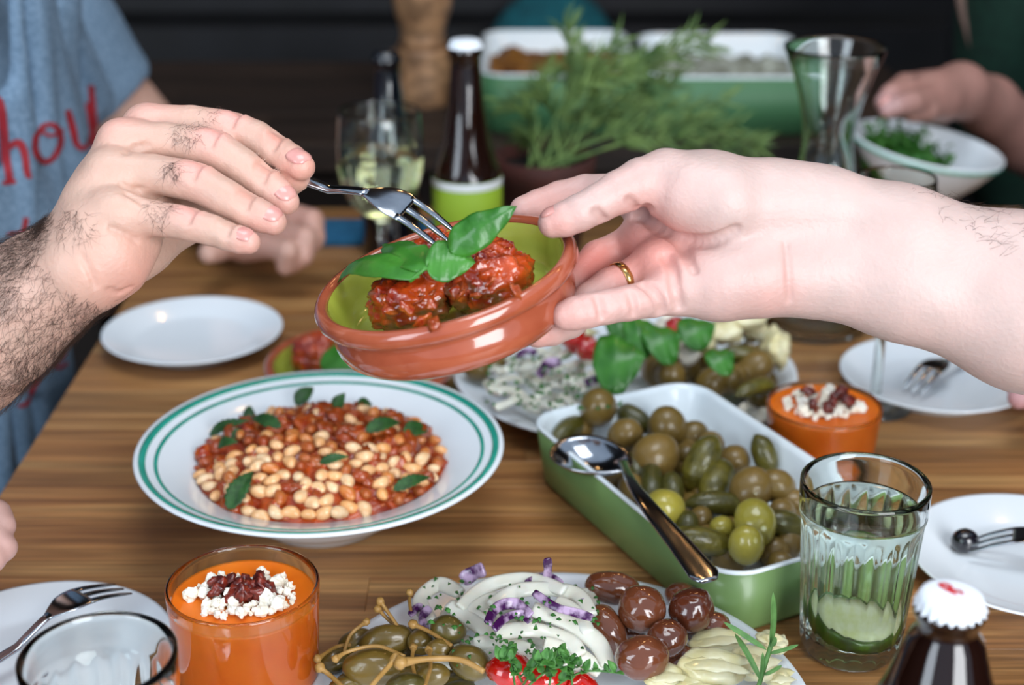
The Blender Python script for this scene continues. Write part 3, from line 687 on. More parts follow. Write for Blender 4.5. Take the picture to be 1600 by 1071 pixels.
# ------------------------------------------------------------------ terracotta dishes
def terracotta(name, label, loc, R, rot):
    o = thing(name, label, 'dish', loc, rot); k = R/.0705
    pr_ = [(0, 0), (.058, 0), (.0612, .001), (.0636, .0032), (.0650, .0065), (.0656, .0100), (.0652, .0140), (.0643, .0175), (.0638, .0198), (.0642, .0212), (.0660, .0221), (.0692, .0227), (.0708, .0250), (.0709, .0275), (.0702, .0300), (.0685, .0318), (.0662, .0322), (.0645, .0312), (.0630, .0295)]
    inn = [(.0632, .0297), (.0622, .027), (.0600, .0175), (.0575, .0105), (.0535, .0075), (.049, .0068), (0, .0066)]
    part('outer_wall', lathe([(r*k, z*k) for r, z in pr_]+[(.0642*k, .0280*k), (.0610*k, .0175*k), (.0585*k, .0095*k), (.05*k, .0045*k), (0, .0045*k)], 128), M['terra'], o, label='reddish brown glazed outside and rim')
    part('green_glaze', lathe([(r*k, z*k) for r, z in inn], 128), M['lime'], o, label='lime green glazed inside')
    return o
DC = P(693, 425, .80)
nl = np.array([-.247, -.049, .968]); DR = basis(np.array([1, 0, .255]), nl); DN = DR[:, 2]
RIMH = .031; DO = DC-DN*RIMH
held = terracotta('terracotta_dish', 'tilted terracotta dish with lime glaze held in mid air by two hands', DO, .0705, euler(DR))
def D(px, py, hh):                                               # pixel ray meets the dish's own plane at height hh
    r = ray(px, py); q = DO+DN*hh; t = ((q-CAM)@DN)/(r@DN); return CAM+t*r
def meatball(label, c, r, seed, Rm, sq=(1, 1, .85)):
    o2 = Vector((seed*3.7, 1.3, seed)); cols = []
    def fn(v):
        b = noise.fractal(v*1.6+o2, .9, 2.1, 5); w = noise.fractal(v*4.5+o2*2, .8, 2.2, 4)
        top = max(0, min(1, (v.z+.15)*2)); k = 1+.20*b+.075*w+.06*top*(1-abs((noise.noise(v*2.5+o2)*3) % 1*2-1))
        cols.append(max(0, min(1, (-.0-v.z*1.1-.18+1.5*noise.noise(v*2.4+o2)-(.25 if v.y > 0 else 0))*2.0)))
        return Vector((v.x*k*sq[0], v.y*k*sq[1], v.z*k*sq[2]))*r
    V, F = sphere(84, 56, fn); col = np.repeat(np.array(cols)[:, None], 3, 1)
    return solo('meatball', (V, F, col), M['meat'], label, 'meatball', c, euler(Rm))
meatball('meatball under glossy red tomato at the left of the held dish', D(640, 470, .024), .0205, 1, DR, (1.05, .95, .8))
meatball('meatball with browned side showing, at the right of the held dish', D(762, 436, .025), .0215, 2, DR, (1.05, 1, .85))
meatball('meatball the fork tines press into, behind the basil in the held dish', D(684, 402, .020), .0165, 5, DR, (1, 1, .8))
rng = random.Random(3)
for i in range(26):                                              # shreds of onion and tomato stuck on the meatballs
    cx, cy = ((640, 475), (765, 440))[i % 2]; px, py = cx+rng.uniform(-52, 52), cy+rng.uniform(-22, 34)
    c = D(px, py, rng.uniform(.026, .034)); s = rng.uniform(.0022, .0048)
    solo('tomato_shred', rough_ball(s, .6, 1.3, 14, 9, i, (1.2, .9, .45)), M['stew_lump'], 'glossy cooked tomato shred clinging to a held meatball', 'tomato', c, (rng.random(), rng.random(), rng.random()*6), group='tomato shreds on the held meatballs')
# basil sprig
bs0 = D(664, 415, .047); bas = thing('basil_sprig', 'sprig of four fresh basil leaves lying across the held meatballs', 'basil', bs0)
def bl(px0, py0, h0, px1, py1, h1, nrm, w, **k):
    A, B = D(px0, py0, h0)-bs0, D(px1, py1, h1)-bs0; part('leaf', leaf(A, B, nrm, w, nu=22, nv=12, **k), M['basil'], bas)
bl(655, 432, .046, 527, 447, .026, (-.1, -.5, .85), .0088, curl=.17, fold=-.30, wave=.06)
bl(668, 418, .049, 597, 385, .044, (.1, -.75, .65), .0100, curl=.10, fold=-.35, wave=.12)
bl(664, 404, .052, 743, 410, .044, (-.1, -.6, .8), .0125, curl=.10, fold=-.25, wave=.04)
bl(700, 392, .052, 808, 322, .064, (.2, -.7, .68), .0095, curl=.13, fold=-.40, wave=.10)
part('stem', sweep(spline([D(640, 440, .044)-bs0, D(664, 420, .048)-bs0, D(704, 392, .050)-bs0], 12), .0011, n=8), M['basil'], bas)
# second dish on the table behind the bean bowl
c2 = T(562, 566, .031); terracotta('terracotta_dish', 'terracotta dish with lime glaze on the table behind the bean bowl', (c2[0], c2[1], TZ), .0755, (0, 0, 0))
meatball('dark red meatball in the table dish, nearest the empty side plate', T(494, 556, .03), .02, 7, np.eye(3))
meatball('dark red meatball in the table dish behind the basil leaf', T(594, 566, .028), .021, 8, np.eye(3))
A, B = T(505, 552, .046), T(572, 572, .046)
solo('basil_leaf', xf(leaf(A, B, (0, -.5, .8), .016, .1, -.2), None, -(A+B)/2), M['basil'], 'wide basil leaf on the meatballs of the table dish', 'basil', (A+B)/2)

# held fork
fa, fb = P(462, 273, .826), P(704, 376, .803)
fork('steel fork held by the hairy hand, tines in the meatballs', fa, fb, (.30, -.45, .84), 1.0, .022)

# ------------------------------------------------------------------ people
def fieldfor(pts, pad, h):
    p = np.array(pts); return Field(p.min(0)-pad, p.max(0)+pad, h)
def hand(fing, palm, carve, extra, h, kroot, arm):
    """fing: chains [(px,py,d,r)...]; palm: capsules; carve: creases; arm: capsules; one joined field"""
    pts = [P(*q[:3]) for f in fing+arm+palm for q in f]
    Fi = fieldfor(pts, .055, h); Pa = Field(Fi.lo, Fi.lo+(Fi.n-1)*h, h)
    for f in fing: Fi.chain([P(*q[:3]) for q in f], [q[3] for q in f], .0014)
    for f in palm: Pa.chain([P(*q[:3]) for q in f], [q[3] for q in f], .011)
    for f in arm: Pa.chain([P(*q[:3]) for q in f], [q[3] for q in f], .016)
    for c, rad, R, k in extra: Pa.ell(c, rad, R, k)
    m = min(Fi.g.shape[0], Pa.g.shape[0]), min(Fi.g.shape[1], Pa.g.shape[1]), min(Fi.g.shape[2], Pa.g.shape[2])
    Fi.g = Fi.g[:m[0], :m[1], :m[2]]; Pa.g = Pa.g[:m[0], :m[1], :m[2]]
    Fi.put((slice(None),)*3, Pa.g, kroot)
    for pp, r, dep in carve:                                     # creases: a thin channel that bites dep into the surface
        q = spline(pp, 14); Fi.chain(q, [r]*len(q), .0025, sub=True)
    return Fi.mesh()
def addmesh(A, B):
    return np.concatenate([A[0], B[0]]), np.concatenate([A[1], B[1]+len(A[0])])
view = lambda p: (CAM-np.array(p))/np.linalg.norm(CAM-np.array(p))

# man in the grey blue tee: his right hand holds the fork
ix = [(232, 196, .842, .0118), (300, 196, .840, .0108), (366, 203, .835, .0103), (400, 216, .832, .0094), (432, 236, .826, .0093), (455, 250, .820, .0083), (471, 261, .815, .0074)]
mi = [(190, 222, .824, .0118), (260, 221, .824, .0102), (336, 232, .820, .0106), (378, 260, .817, .0096), (414, 287, .813, .0092), (434, 303, .810, .0083), (447, 315, .808, .0071)]
rg_ = [(172, 270, .808, .0118), (240, 272, .808, .0103), (308, 284, .804, .0107), (350, 308, .801, .0096), (388, 328, .798, .0092), (410, 339, .796, .0082), (427, 347, .795, .0070)]
pk = [(180, 332, .794, .0108), (240, 341, .793, .0090), (298, 350, .790, .0090), (330, 360, .788, .0079), (355, 368, .786, .0077), (375, 375, .785, .0070), (389, 379, .784, .0060)]
th = [(205, 390, .846, .017), (280, 350, .862, .0135), (350, 322, .858, .0115), (410, 298, .845, .0105), (452, 281, .826, .0085), (462, 278, .823, .0078)]
palm = [[(128, 385, .828, .016), (190, 290, .838, .015), (226, 205, .842, .0125)], [(122, 388, .816, .016), (160, 300, .824, .015), (190, 228, .824, .0125)], [(120, 392, .806, .016), (150, 325, .810, .015), (172, 275, .808, .0125)],
        [(128, 410, .797, .016), (150, 365, .798, .015), (178, 335, .794, .0115)], [(140, 425, .802, .0175), (172, 400, .805, .020), (205, 372, .812, .016)], [(165, 420, .832, .017), (215, 375, .846, .0175), (250, 340, .848, .013)], [(190, 330, .815, .015), (245, 330, .822, .010)]]
elb = (-260, 665, 1.0)
arm = [[(118, 402, .822, .0205), (60, 440, .835, .0235), (0, 488, .850, .0290), (-60, 530, .865, .034), (*elb[:3], .040)], [(122, 430, .806, .0195), (60, 470, .815, .0225), (0, 520, .825, .0270), (-60, 555, .850, .032), (*elb[:3], .040)]]
cv = []
def dorsal(q, r, dirv): return P(*q)+np.array(dirv)*r
upc = .80*UP-.60*FW                                              # towards the back of the fingers, as the camera sees it
for (x, y, d, r) in ((366, 203, .835, .0103), (336, 232, .820, .0106), (308, 284, .804, .0107), (298, 350, .790, .0090), (432, 236, .826, .0093), (414, 287, .813, .0092), (388, 328, .798, .0092), (355, 368, .786, .0077)):
    c = P(x, y, d); t = RT*.86-UP*.5; s = np.cross(t, upc); s /= np.linalg.norm(s)
    for off in (-.0032, 0., .0030):
        arc = [c+t*off+(upc*math.cos(a)+s*math.sin(a))*(r+.00055) for a in (-.8, -.4, 0, .4, .8)]; cv.append((arc, .0008, 0))
W1a = hand([ix, mi, rg_, pk, th], palm, cv, [], .0016, .007, arm)
bv1 = BVHTree.FromPolygons([tuple(v) for v in W1a[0]], [tuple(int(i) for i in f) for f in W1a[1]])
for ln, r in [([(128, 400), (140, 425), (150, 448)], .0007), ([(170, 452), (186, 458), (204, 450)], .0007),
              ([(232, 226), (210, 232), (196, 240)], .0010), ([(222, 296), (204, 296), (190, 290)], .0009), ([(228, 322), (212, 310), (196, 302)], .0008), ([(170, 356), (196, 366), (214, 378)], .0008)]:
    q = []
    for p in spline(ln, 10):
        rr_ = ray(*p); rr_ = rr_/np.linalg.norm(rr_); h_ = bv1.ray_cast(Vector(CAM), Vector(rr_))
        if h_[0] is not None: q.append(np.array(h_[0])+np.array(h_[1])*.0003)
    q = [a for i, a in enumerate(q) if i == 0 or np.linalg.norm(a-q[i-1]) < .012]
    if len(q) > 3: cv.append((q, r*.6, 0))
W1 = hand([ix, mi, rg_, pk, th], palm, cv, [], .00125, .007, arm)
# his other hand, resting at the table edge behind
l1 = [[(395, 352, 1.50, .018), (440, 335, 1.48, .0135), (488, 345, 1.45, .0115), (492, 372, 1.44, .010), (478, 392, 1.44, .009)], [(390, 372, 1.48, .017), (438, 362, 1.45, .013), (478, 372, 1.42, .011), (474, 400, 1.42, .0095), (455, 414, 1.43, .009)],
      [(380, 385, 1.46, .016), (420, 385, 1.43, .012), (450, 392, 1.41, .0105), (446, 416, 1.42, .009)], [(360, 378, 1.46, .016), (338, 392, 1.43, .011), (326, 396, 1.42, .010)]]
sh_l = np.array([-.475, 1.58, TZ+.20]); sh_r = np.array([-.66, 1.24, TZ+.19]); neck = np.array([-.555, 1.42, TZ+.27])
la = [[(395, 365, 1.48, .026), (360, 345, 1.52, .024)], [(360, 345, 1.52, .025), (300, 300, 1.60, .034), (250, 240, 1.66, .038)]]
W2 = hand(l1, [], [], [], .003, .01, la)
co = Field((-.95, .80, .40), (-.18, 1.80, 1.30), .007)
e2 = P(250, 240, 1.66); co.cap(e2, sh_l, .040, .050, .02); elbp = P(*elb); co.cap(elbp, sh_r+np.array([.02, -.02, -.02]), .042, .052, .02)
co.cap(neck+np.array([-.03, 0, -.05]), neck+np.array([-.01, .0, .22]), .062, .060, .03)
W3 = co.mesh()
W = addmesh(addmesh(W1, W2), W3)
skinb = (.56, .36, .28); red = (.70, .22, .17); pink = (.70, .33, .28)
bl_ = [(P(x, y, d)+upc*r, rr, c, s) for x, y, d, r, rr, c, s in [
    (366, 203, .835, .010, .010, pink, .95), (336, 232, .820, .010, .010, pink, .95), (308, 284, .804, .010, .010, pink, .9), (298, 350, .79, .009, .009, pink, .9), (432, 236, .826, .009, .007, red, .55), (414, 287, .813, .009, .007, red, .35), (388, 328, .798, .009, .007, red, .35),
    (471, 261, .815, .0, .011, red, .55), (447, 315, .808, 0, .010, pink, .8), (427, 347, .795, 0, .010, pink, .8), (389, 379, .784, 0, .009, pink, .8), (195, 435, .80, 0, .022, red, .38), (240, 180, .84, .0, .014, pink, .6), (185, 195, .82, 0, .014, pink, .5)]]
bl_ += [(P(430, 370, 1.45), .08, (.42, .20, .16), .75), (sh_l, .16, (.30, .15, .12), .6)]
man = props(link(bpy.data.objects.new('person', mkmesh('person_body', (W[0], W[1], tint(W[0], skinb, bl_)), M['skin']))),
            'seated person in a grey blue tee shirt, hairy hand holding the fork', 'person')
N1 = vnormals(*W1)
for (x, y, d), ax, r, w, L, lab in (((471, 261, .815), (P(471, 261, .815)-P(432, 236, .826)), .0076, .0056, .0108, 0), ((446, 314, .808), (P(447, 315, .808)-P(414, 287, .813)), .0073, .0053, .0105, 0), ((426, 346.5, .795), (P(427, 347, .795)-P(388, 328, .798)), .0072, .0052, .0105, 0), ((387, 378, .784), (P(389, 379, .784)-P(355, 368, .786)), .0062, .0044, .0085, 0)):
    a = ax/np.linalg.norm(ax); part('fingernail', nail(P(x, y, d)-a*.0016, ax, .62*UP-.72*FW+.25*RT, r+.0002, L*1.15, w*1.22), M['nail'], man)
fl = -(P(110, 420, .81)-P(-20, 500, .84)); fl /= np.linalg.norm(fl)
sp = [(P(20, 440, .83), .045, 1500, (-.5, 0, -.8), .012, None), (P(-10, 530, .83), .06, 2200, (-.6, -.1, -.7), .012, None), (P(50, 520, .80), .04, 900, (-.5, 0, -.8), .011, None), (P(90, 400, .81), .024, 420, (.2, 0, -1), .009, None), (P(100, 385, .81), .016, 120, (.5, 0, -.7), .009, None),
      (P(128, 365, .79), .013, 85, (.3, 0, -.9), .009, None), (P(252, 330, .785), .0085, 62, (.25, 0, -.9), .0075, view(P(252, 330, .79))), (P(262, 255, .79), .0085, 68, (.25, 0, -.9), .0075, view(P(252, 330, .79))), (P(288, 205, .81), .0085, 68, (.25, 0, -.9), .0075, view(P(252, 330, .79))), (P(322, 178, .83), .007, 20, (.6, 0, -.5), .006, None),
      (P(100, 520, .81), .035, 420, (-.3, 0, -.9), .011, None)]
part('arm_hair', hairs(W1[0], N1, sp), M['hair'], man, label='dark curly arm hair', kind='stuff')

# tee shirt
ts = Field((-1.0, .78, .42), (-.10, 1.78, 1.16), .005)
sax = (sh_l-sh_r)/np.linalg.norm(sh_l-sh_r); fwd = np.cross((0, 0, 1), -sax); fwd[2] = 0; fwd /= np.linalg.norm(fwd)
def sec(c, ra, rb, rz=.10): ts.ell(c, (ra, rb, rz), np.column_stack([sax, fwd, np.cross(sax, fwd)]), .06)
for t in np.linspace(0, 1, 9):
    c = np.array([-.532, 1.37, TZ+.13])*(1-t)+np.array([-.665, 1.10, TZ-.26])*t; sec(c, .175-.01*t, .095+.025*t)
ts.cap(sh_r, sh_l, .062, .062, .04)
a1 = sh_l+(e2-sh_l)*.42; ts.cap(sh_l, a1, .066, .058, .03)
a2 = sh_r+(elbp-sh_r)*.45; ts.cap(sh_r, a2, .066, .060, .03)
ts.cap(neck+np.array([.0, 0, -.06]), neck+np.array([0, 0, .0]), .074, .070, .03)
for e, a, b in ((a1, e2, sh_l), (a2, elbp, sh_r)):               # hem ends cleanly
    dv = (a-b)/np.linalg.norm(a-b); ts.ell(e+dv*.095, (.09, .09, .09), None, .002, sub=True)
ts.ell(neck+np.array([.03, -.02, .045]), (.062, .062, .055), None, .004, sub=True)
rng = random.Random(2)
for k in range(16):                                              # folds
    z = rng.uniform(.55, 1.0); y = 1.05+(z-.5)*.55+rng.uniform(-.12, .12); c = np.array([-.415-.12*max(0, .95-z), y, z]); dv = np.array([.0, rng.uniform(-.06, .06), rng.uniform(.06, .16)])
    ts.cap(c-dv+fwd*.02, c+dv+fwd*.02, .010, .006, .03)
TS = ts.mesh()
shirt = part('tee_shirt', TS, M['tee'], man, label='heather blue tee shirt with crimson lettering')
bvh = BVHTree.FromPolygons([tuple(v) for v in TS[0]], [tuple(int(i) for i in f) for f in TS[1]])
def hit(px, py):
    r = ray(px, py); r = r/np.linalg.norm(r); h = bvh.ray_cast(Vector(CAM), Vector(r)); return (np.array(h[0]), np.array(h[1])) if h[0] is not None else None
def stroke(pts, w):
    q = spline(pts, max(8, int(sum(math.dist(a, b) for a, b in zip(pts, pts[1:]))/4))); V, F = [], []; w = np.interp(np.linspace(0, 1, len(q)), np.linspace(0, 1, len(w)), w) if hasattr(w, '__len__') else [w]*len(q)
    t = np.gradient(q, axis=0); t /= np.linalg.norm(t, axis=1)[:, None]+1e-9; last = None
    for i, p in enumerate(q):
        row = []
        for sgn in (-1, -.33, .33, 1):
            a = hit(p[0]-t[i][1]*w[i]*sgn/2, p[1]+t[i][0]*w[i]*sgn/2)
            if a is None: row = None; break
            row.append(a[0]+a[1]*.0014)
        if row is None: last = None; continue
        n = len(V); V += row
        if last is not None: F += [(last+j, last+j+1, n+j+1, n+j) for j in range(3)]
        last = n
    return V, F
letters = [('h', [([(-6, 155), (4, 175), (14, 285)], 13), ([(10, 235), (28, 222), (38, 240), (42, 272), (48, 276)], [8, 12, 10, 6]), ([(2, 287), (24, 284)], 6)]),
           ('o', [([(70, 196), (56, 214), (56, 240), (68, 254), (84, 244), (94, 218), (86, 198), (72, 194), (66, 204), (80, 212), (98, 202)], [8, 12, 11, 9, 8, 10, 8, 6, 5, 5, 5])]),
           ('u', [([(104, 172), (112, 200), (118, 224), (128, 232), (138, 222), (142, 200)], [9, 11, 9, 7, 7, 5]), ([(136, 160), (141, 190), (146, 226), (152, 228)], [9, 11, 8, 4])]),
           ('r', [([(142, 132), (145, 175), (149, 215)], [9, 10, 6])]),
           ('t', [([(40, 340), (36, 365), (30, 385), (22, 388)], [9, 9, 7, 4]), ([(10, 366), (30, 364), (48, 366)], 5), ([(48, 376), (54, 384), (62, 380)], [6, 7, 4])]),
           ('f', [([(96, 530), (84, 520), (74, 540), (60, 585), (42, 628), (28, 634)], [7, 8, 9, 9, 7, 4]), ([(38, 575), (58, 568), (80, 570)], 5)]),
           ('e', [([(76, 566), (92, 560), (98, 548), (88, 544), (80, 560), (90, 574), (104, 566)], [6, 7, 6, 6, 7, 6, 4])])]
for ch, ss in letters:
    ms = [stroke(*s) for s in ss]; ms = [m for m in ms if m[1]]
    if ms: part('printed_letter', merge(*ms), M['tee_print'], man)
tr = Field((-1.0, .75, .0), (.1, 1.6, .62), .010)
for s, q in ((-.5, .96), (.5, 1.16)):
    tr.cap((-.56, q, .50), (-.14, q-.06, .54), .085, .062, .04); tr.cap((-.14, q-.06, .52), (-.20, q-.04, .06), .06, .045, .02)
tr.cap((-.56, .98, .52), (-.56, 1.16, .52), .11, .11, .04)
part('trousers', tr.mesh(), M['dark_cloth'], man, label='black trousers')
bn = thing('bench', 'low black bench under the person in the tee shirt', 'bench', (-.62, 1.0, 0))
for k in range(3): part('seat_slat', box(-.05, -.7, .36, .05, .7, .395, .003), M['black'], bn, loc=(-.11+k*.11, 0, 0), smooth=False)
for y in (-.6, .6): part('leg', box(-.16, -.03, 0, .16, .03, .36), M['black'], bn, loc=(0, y, 0), smooth=False)

# person on the other side: pale left hand palm up under the dish
tb = [(1035, 285, .802, .0165), (1003, 287, .797, .0135), (968, 300, .793, .0112), (935, 318, .790, .0100), (905, 333, .788, .0096), (882, 343, .788, .0090), (864, 349, .789, .0078)]
i2 = [(1010, 320, .840, .0125), (965, 300, .856, .0105), (915, 300, .866, .0098), (875, 308, .864, .0090), (842, 320, .860, .0086), (818, 328, .856, .0078)]
m2 = [(1010, 372, .832, .0125), (968, 392, .838, .0105), (935, 404, .834, .0100), (902, 440, .822, .0092), (872, 480, .806, .0085), (850, 500, .796, .0076)]
r2 = [(1030, 420, .815, .0125), (990, 434, .812, .0105), (952, 448, .806, .0098), (922, 470, .800, .0094), (890, 502, .795, .0090), (862, 515, .790, .0084), (840, 521, .788, .0076)]
p2 = [(1062, 452, .792, .0125), (1020, 466, .786, .0100), (982, 474, .780, .0090), (948, 480, .776, .0087), (918, 486, .773, .0088), (898, 490, .772, .0084), (885, 493, .772, .0076)]
palm2 = [[(1215, 318, .806, .020), (1110, 300, .806, .0195), (1045, 285, .805, .0165)], [(1210, 350, .812, .020), (1100, 335, .826, .018), (1012, 328, .838, .0125)], [(1210, 375, .815, .020), (1100, 375, .825, .018), (1012, 375, .830, .0125)],
         [(1210, 405, .812, .020), (1110, 410, .816, .018), (1032, 418, .816, .0135)], [(1205, 428, .802, .0185), (1130, 442, .800, .0165), (1064, 450, .795, .0140)], [(1120, 315, .796, .019), (1075, 305, .796, .017)], [(1180, 430, .796, .0175), (1110, 440, .796, .0150)], [(1150, 325, .797, .017), (1190, 330, .800, .016)], [(1125, 318, .793, .0165), (1080, 308, .794, .0145)], [(1128, 445, .792, .0140), (1165, 436, .793, .0140)], [(1028, 412, .806, .0105), (1034, 440, .800, .0100)]]
arm2 = [[(1215, 318, .806, .0195), (1290, 330, .808, .0200), (1400, 372, .808, .0255), (1600, 440, .808, .0335), (1800, 505, .81, .040), (2000, 570, .82, .043)], [(1210, 430, .804, .0175), (1290, 432, .804, .0190), (1400, 450, .804, .0240), (1600, 505, .804, .0330), (1800, 545, .81, .040), (2000, 590, .82, .043)]]
cv2 = []
def crease(pts, r=.0011, off=.0): cv2.append((pts, r, 0))
W4a = hand([tb, i2, m2, r2, p2], palm2, [], [], .00125, .006, arm2)
bv4 = BVHTree.FromPolygons([tuple(v) for v in W4a[0]], [tuple(int(i) for i in f) for f in W4a[1]])
def onskin(px, py, lift=.0003):
    r = ray(px, py); r = r/np.linalg.norm(r); h = bv4.ray_cast(Vector(CAM), Vector(r)); return None if h[0] is None else np.array(h[0])+np.array(h[1])*lift
lines = [([(1010, 325), (1003, 332), (994, 336)], .0016), ([(1000, 333), (1030, 356), (1070, 372), (1110, 376), (1150, 360)], .0020), ([(1030, 350), (1052, 372), (1072, 390), (1078, 410)], .0010),
         ([(1002, 443), (1018, 452), (1030, 470), (1034, 490)], .0016), ([(1040, 400), (1050, 420), (1054, 445), (1062, 480)], .0016), ([(1062, 385), (1075, 405), (1085, 425)], .0008), ([(930, 330), (938, 338), (944, 346)], .0008), ([(982, 312), (990, 322), (994, 330)], .0008),
         ([(932, 465), (938, 480), (940, 496)], .0007), ([(1228, 380), (1232, 420), (1234, 470)], .0006), ([(985, 460), (990, 475), (991, 492)], .0006)]
for ln, r in lines:
    q = [onskin(*p) for p in spline(ln, 12)]; q = [x for x in q if x is not None]
    q = [a for i, a in enumerate(q) if i == 0 or np.linalg.norm(a-q[i-1]) < .012]
    if len(q) > 3: cv2.append((q, r*1.55, 0))
W4 = hand([tb, i2, m2, r2, p2], palm2, cv2, [], .00125, .006, arm2)
co = Field((.30, .55, .70), (.98, 1.40, 1.30), .008)
eb = (P(2000, 580, .82)); shp = np.array([.72, .98, TZ+.26])
co.cap(eb, shp, .044, .05, .02); W5 = co.mesh(); W6 = addmesh(W4, W5)
skinp = (.54, .395, .355); rosy = (.68, .27, .22)
bl2 = [(P(*q), r, c, s) for q, r, c, s in [((868, 350, .78), .012, rosy, .5), ((900, 490, .765), .016, rosy, .4), ((840, 520, .78), .016, rosy, .6), ((925, 410, .82), .024, (.50, .12, .09), .85), ((985, 380, .81), .022, rosy, .8), ((1020, 420, .80), .020, rosy, .7), ((1060, 400, .80), .022, rosy, .35),
        ((860, 315, .85), .03, rosy, .5), ((1000, 300, .78), .02, rosy, .25), ((1205, 440, .79), .016, rosy, .45), ((1150, 455, .79), .018, rosy, .3), ((990, 470, .77), .02, rosy, .3)]]
lady = props(link(bpy.data.objects.new('person', mkmesh('person_body', (W6[0], W6[1], tint(W6[0], skinp, bl2)), M['skin']))),
             'person off the table side, pale ringed hand passing the terracotta dish', 'person')
part('fingernail', nail(P(867, 347.5, .7885), P(864, 349, .789)-P(905, 333, .788), .80*UP-.28*FW-.45*RT, .0080, .0115, .0058), M['nail'], lady)
# plain band on the ring finger
ra_, rb_ = P(990, 434, .812), P(952, 448, .806); rc = ra_*.5+rb_*.5; RB = basis(np.array([0, 0, 1.]), (1, 0, 0)); ax = (rb_-ra_)/np.linalg.norm(rb_-ra_)
Rr2 = basis(np.cross(ax, (0, 0, 1)), ax)
part('ring', xf(lathe([(.0103, -.0022), (.0108, -.0020), (.0110, 0), (.0108, .0020), (.0103, .0022), (.0099, .0015), (.0099, -.0015), (.0103, -.0022)], 64), Rr2, rc), M['gold'], lady, label='plain gold finger ring')
N4 = vnormals(*W4)
part('arm_hair', hairs(W4[0], N4, [(P(1560, 365, .80), .03, 110, (.7, 0, .3), .011, (0, 0, 1)), (P(1480, 335, .80), .025, 50, (.8, 0, .2), .009, (0, 0, 1))], .00008, seed=3), M['hair'], lady, label='sparse dark arm hair', kind='stuff')
sv = Field((.28, .50, .25), (1.15, 1.45, 1.20), .009)
sv.cap(shp, shp+(eb-shp)*.55, .066, .060, .03); sv.ell(shp+np.array([.06, .0, -.30]), (.13, .19, .36), None, .05)
part('dark_top', sv.mesh(), M['dark_cloth'], lady, label='black short sleeved top')

# person far behind, holding the bowl
q1 = [[(1440, 152, 1.60, .020), (1415, 138, 1.57, .0125), (1392, 146, 1.55, .0105), (1380, 160, 1.54, .009)], [(1450, 160, 1.58, .020), (1425, 160, 1.54, .012), (1400, 166, 1.53, .010), (1386, 172, 1.53, .0085)], [(1470, 150, 1.62, .020), (1440, 132, 1.62, .0125), (1412, 130, 1.61, .0105), (1396, 140, 1.60, .009)], [(1470, 165, 1.60, .018), (1450, 172, 1.56, .012), (1425, 176, 1.55, .010)]]
W7 = hand(q1, [], [], [], .003, .012, [[(1455, 150, 1.60, .026), (1500, 142, 1.64, .027), (1545, 165, 1.70, .030), (1600, 215, 1.76, .036), (1680, 270, 1.85, .042)]])
co = Field((.40, 1.40, .75), (1.25, 2.40, 1.50), .009); sh3 = np.array([.80, 2.05, 1.14]); co.cap(P(1680, 270, 1.85), sh3, .045, .052, .02); co.cap(sh3+np.array([-.02, -.03, -.04]), sh3+np.array([-.12, .02, .20]), .05, .055, .03)
W8 = addmesh(W7, co.mesh())
far = props(link(bpy.data.objects.new('person', mkmesh('person_body', (W8[0], W8[1], tint(W8[0], (.36, .19, .155), [(P(1382, 165, 1.53), .02, (.55, .35, .36), .6)])), M['skin_far']))), 'dark clothed person at the far end, hand over the white bowl rim', 'person')
part('fingernail', nail(P(1384, 166, 1.535), P(1380, 168, 1.54)-P(1400, 150, 1.54), view(P(1380, 165, 1.54)), .0092, .014, .009), M['nail'], far)
sv = Field((.35, 1.55, .40), (1.40, 2.50, 1.42), .010); sv.ell((.82, 2.12, .90), (.22, .14, .42), None, .05); sv.cap(sh3, sh3+(P(1680, 270, 1.85)-sh3)*.75, .07, .062, .03)
part('dark_jumper', sv.mesh(), M['dark_cloth'], far, label='black jumper')
sv2 = Field((.35, 1.55, .40), (1.40, 2.50, 1.42), .010); sv2.ell((.70, 2.09, .95), (.10, .14, .38), None, .04)
part('green_cardigan', sv2.mesh(), M['green_cloth'], far, label='dark green cardigan edge')
bvf = BVHTree.FromPolygons(*[[tuple(v) for v in sv.mesh()[0]], [tuple(int(i) for i in f) for f in sv.mesh()[1]]])
st = []
for p in spline([(1512, -30), (1520, 20), (1538, 80), (1562, 122)], 20):
    r = ray(*p); r = r/np.linalg.norm(r); h = bvf.ray_cast(Vector(CAM), Vector(r)); 
    if h[0] is not None: st.append(np.array(h[0])+np.array(h[1])*.012)
if len(st) > 3: part('bag_strap', sweep(st, .010, .003, up=(0, -1, .2), n=8, p=3), M['strap'], far, label='tan bag strap')

# fingertips at the edges of the picture
W9 = hand([[(-70, 830, .90, .014), (-30, 800, .89, .0105), (-8, 806, .885, .0095), (2, 822, .88, .0085)], [(-75, 850, .89, .014), (-40, 830, .88, .0105), (-12, 838, .875, .0095), (4, 856, .872, .0085)], [(-80, 870, .88, .013), (-45, 858, .87, .010), (-14, 872, .865, .009)]], [], [], [], .0022, .01, [[(-80, 845, .89, .022), (-180, 890, .90, .026), (-330, 950, .92, .034)]])
p4 = props(link(bpy.data.objects.new('person', mkmesh('person_body', (W9[0], W9[1], tint(W9[0], (.62, .38, .33), [])), M['skin_far']))), 'person out of frame, fingertips on the near table edge above the corner plate', 'person')
sv = Field(P(-520, 1000, .96)-np.array([.2, .25, .2]), P(-330, 950, .92)+np.array([.1, .25, .2]), .008); sv.cap(P(-320, 950, .92), P(-520, 1000, .96), .045, .05, .03)
part('dark_sleeve', sv.mesh(), M['dark_cloth'], p4)
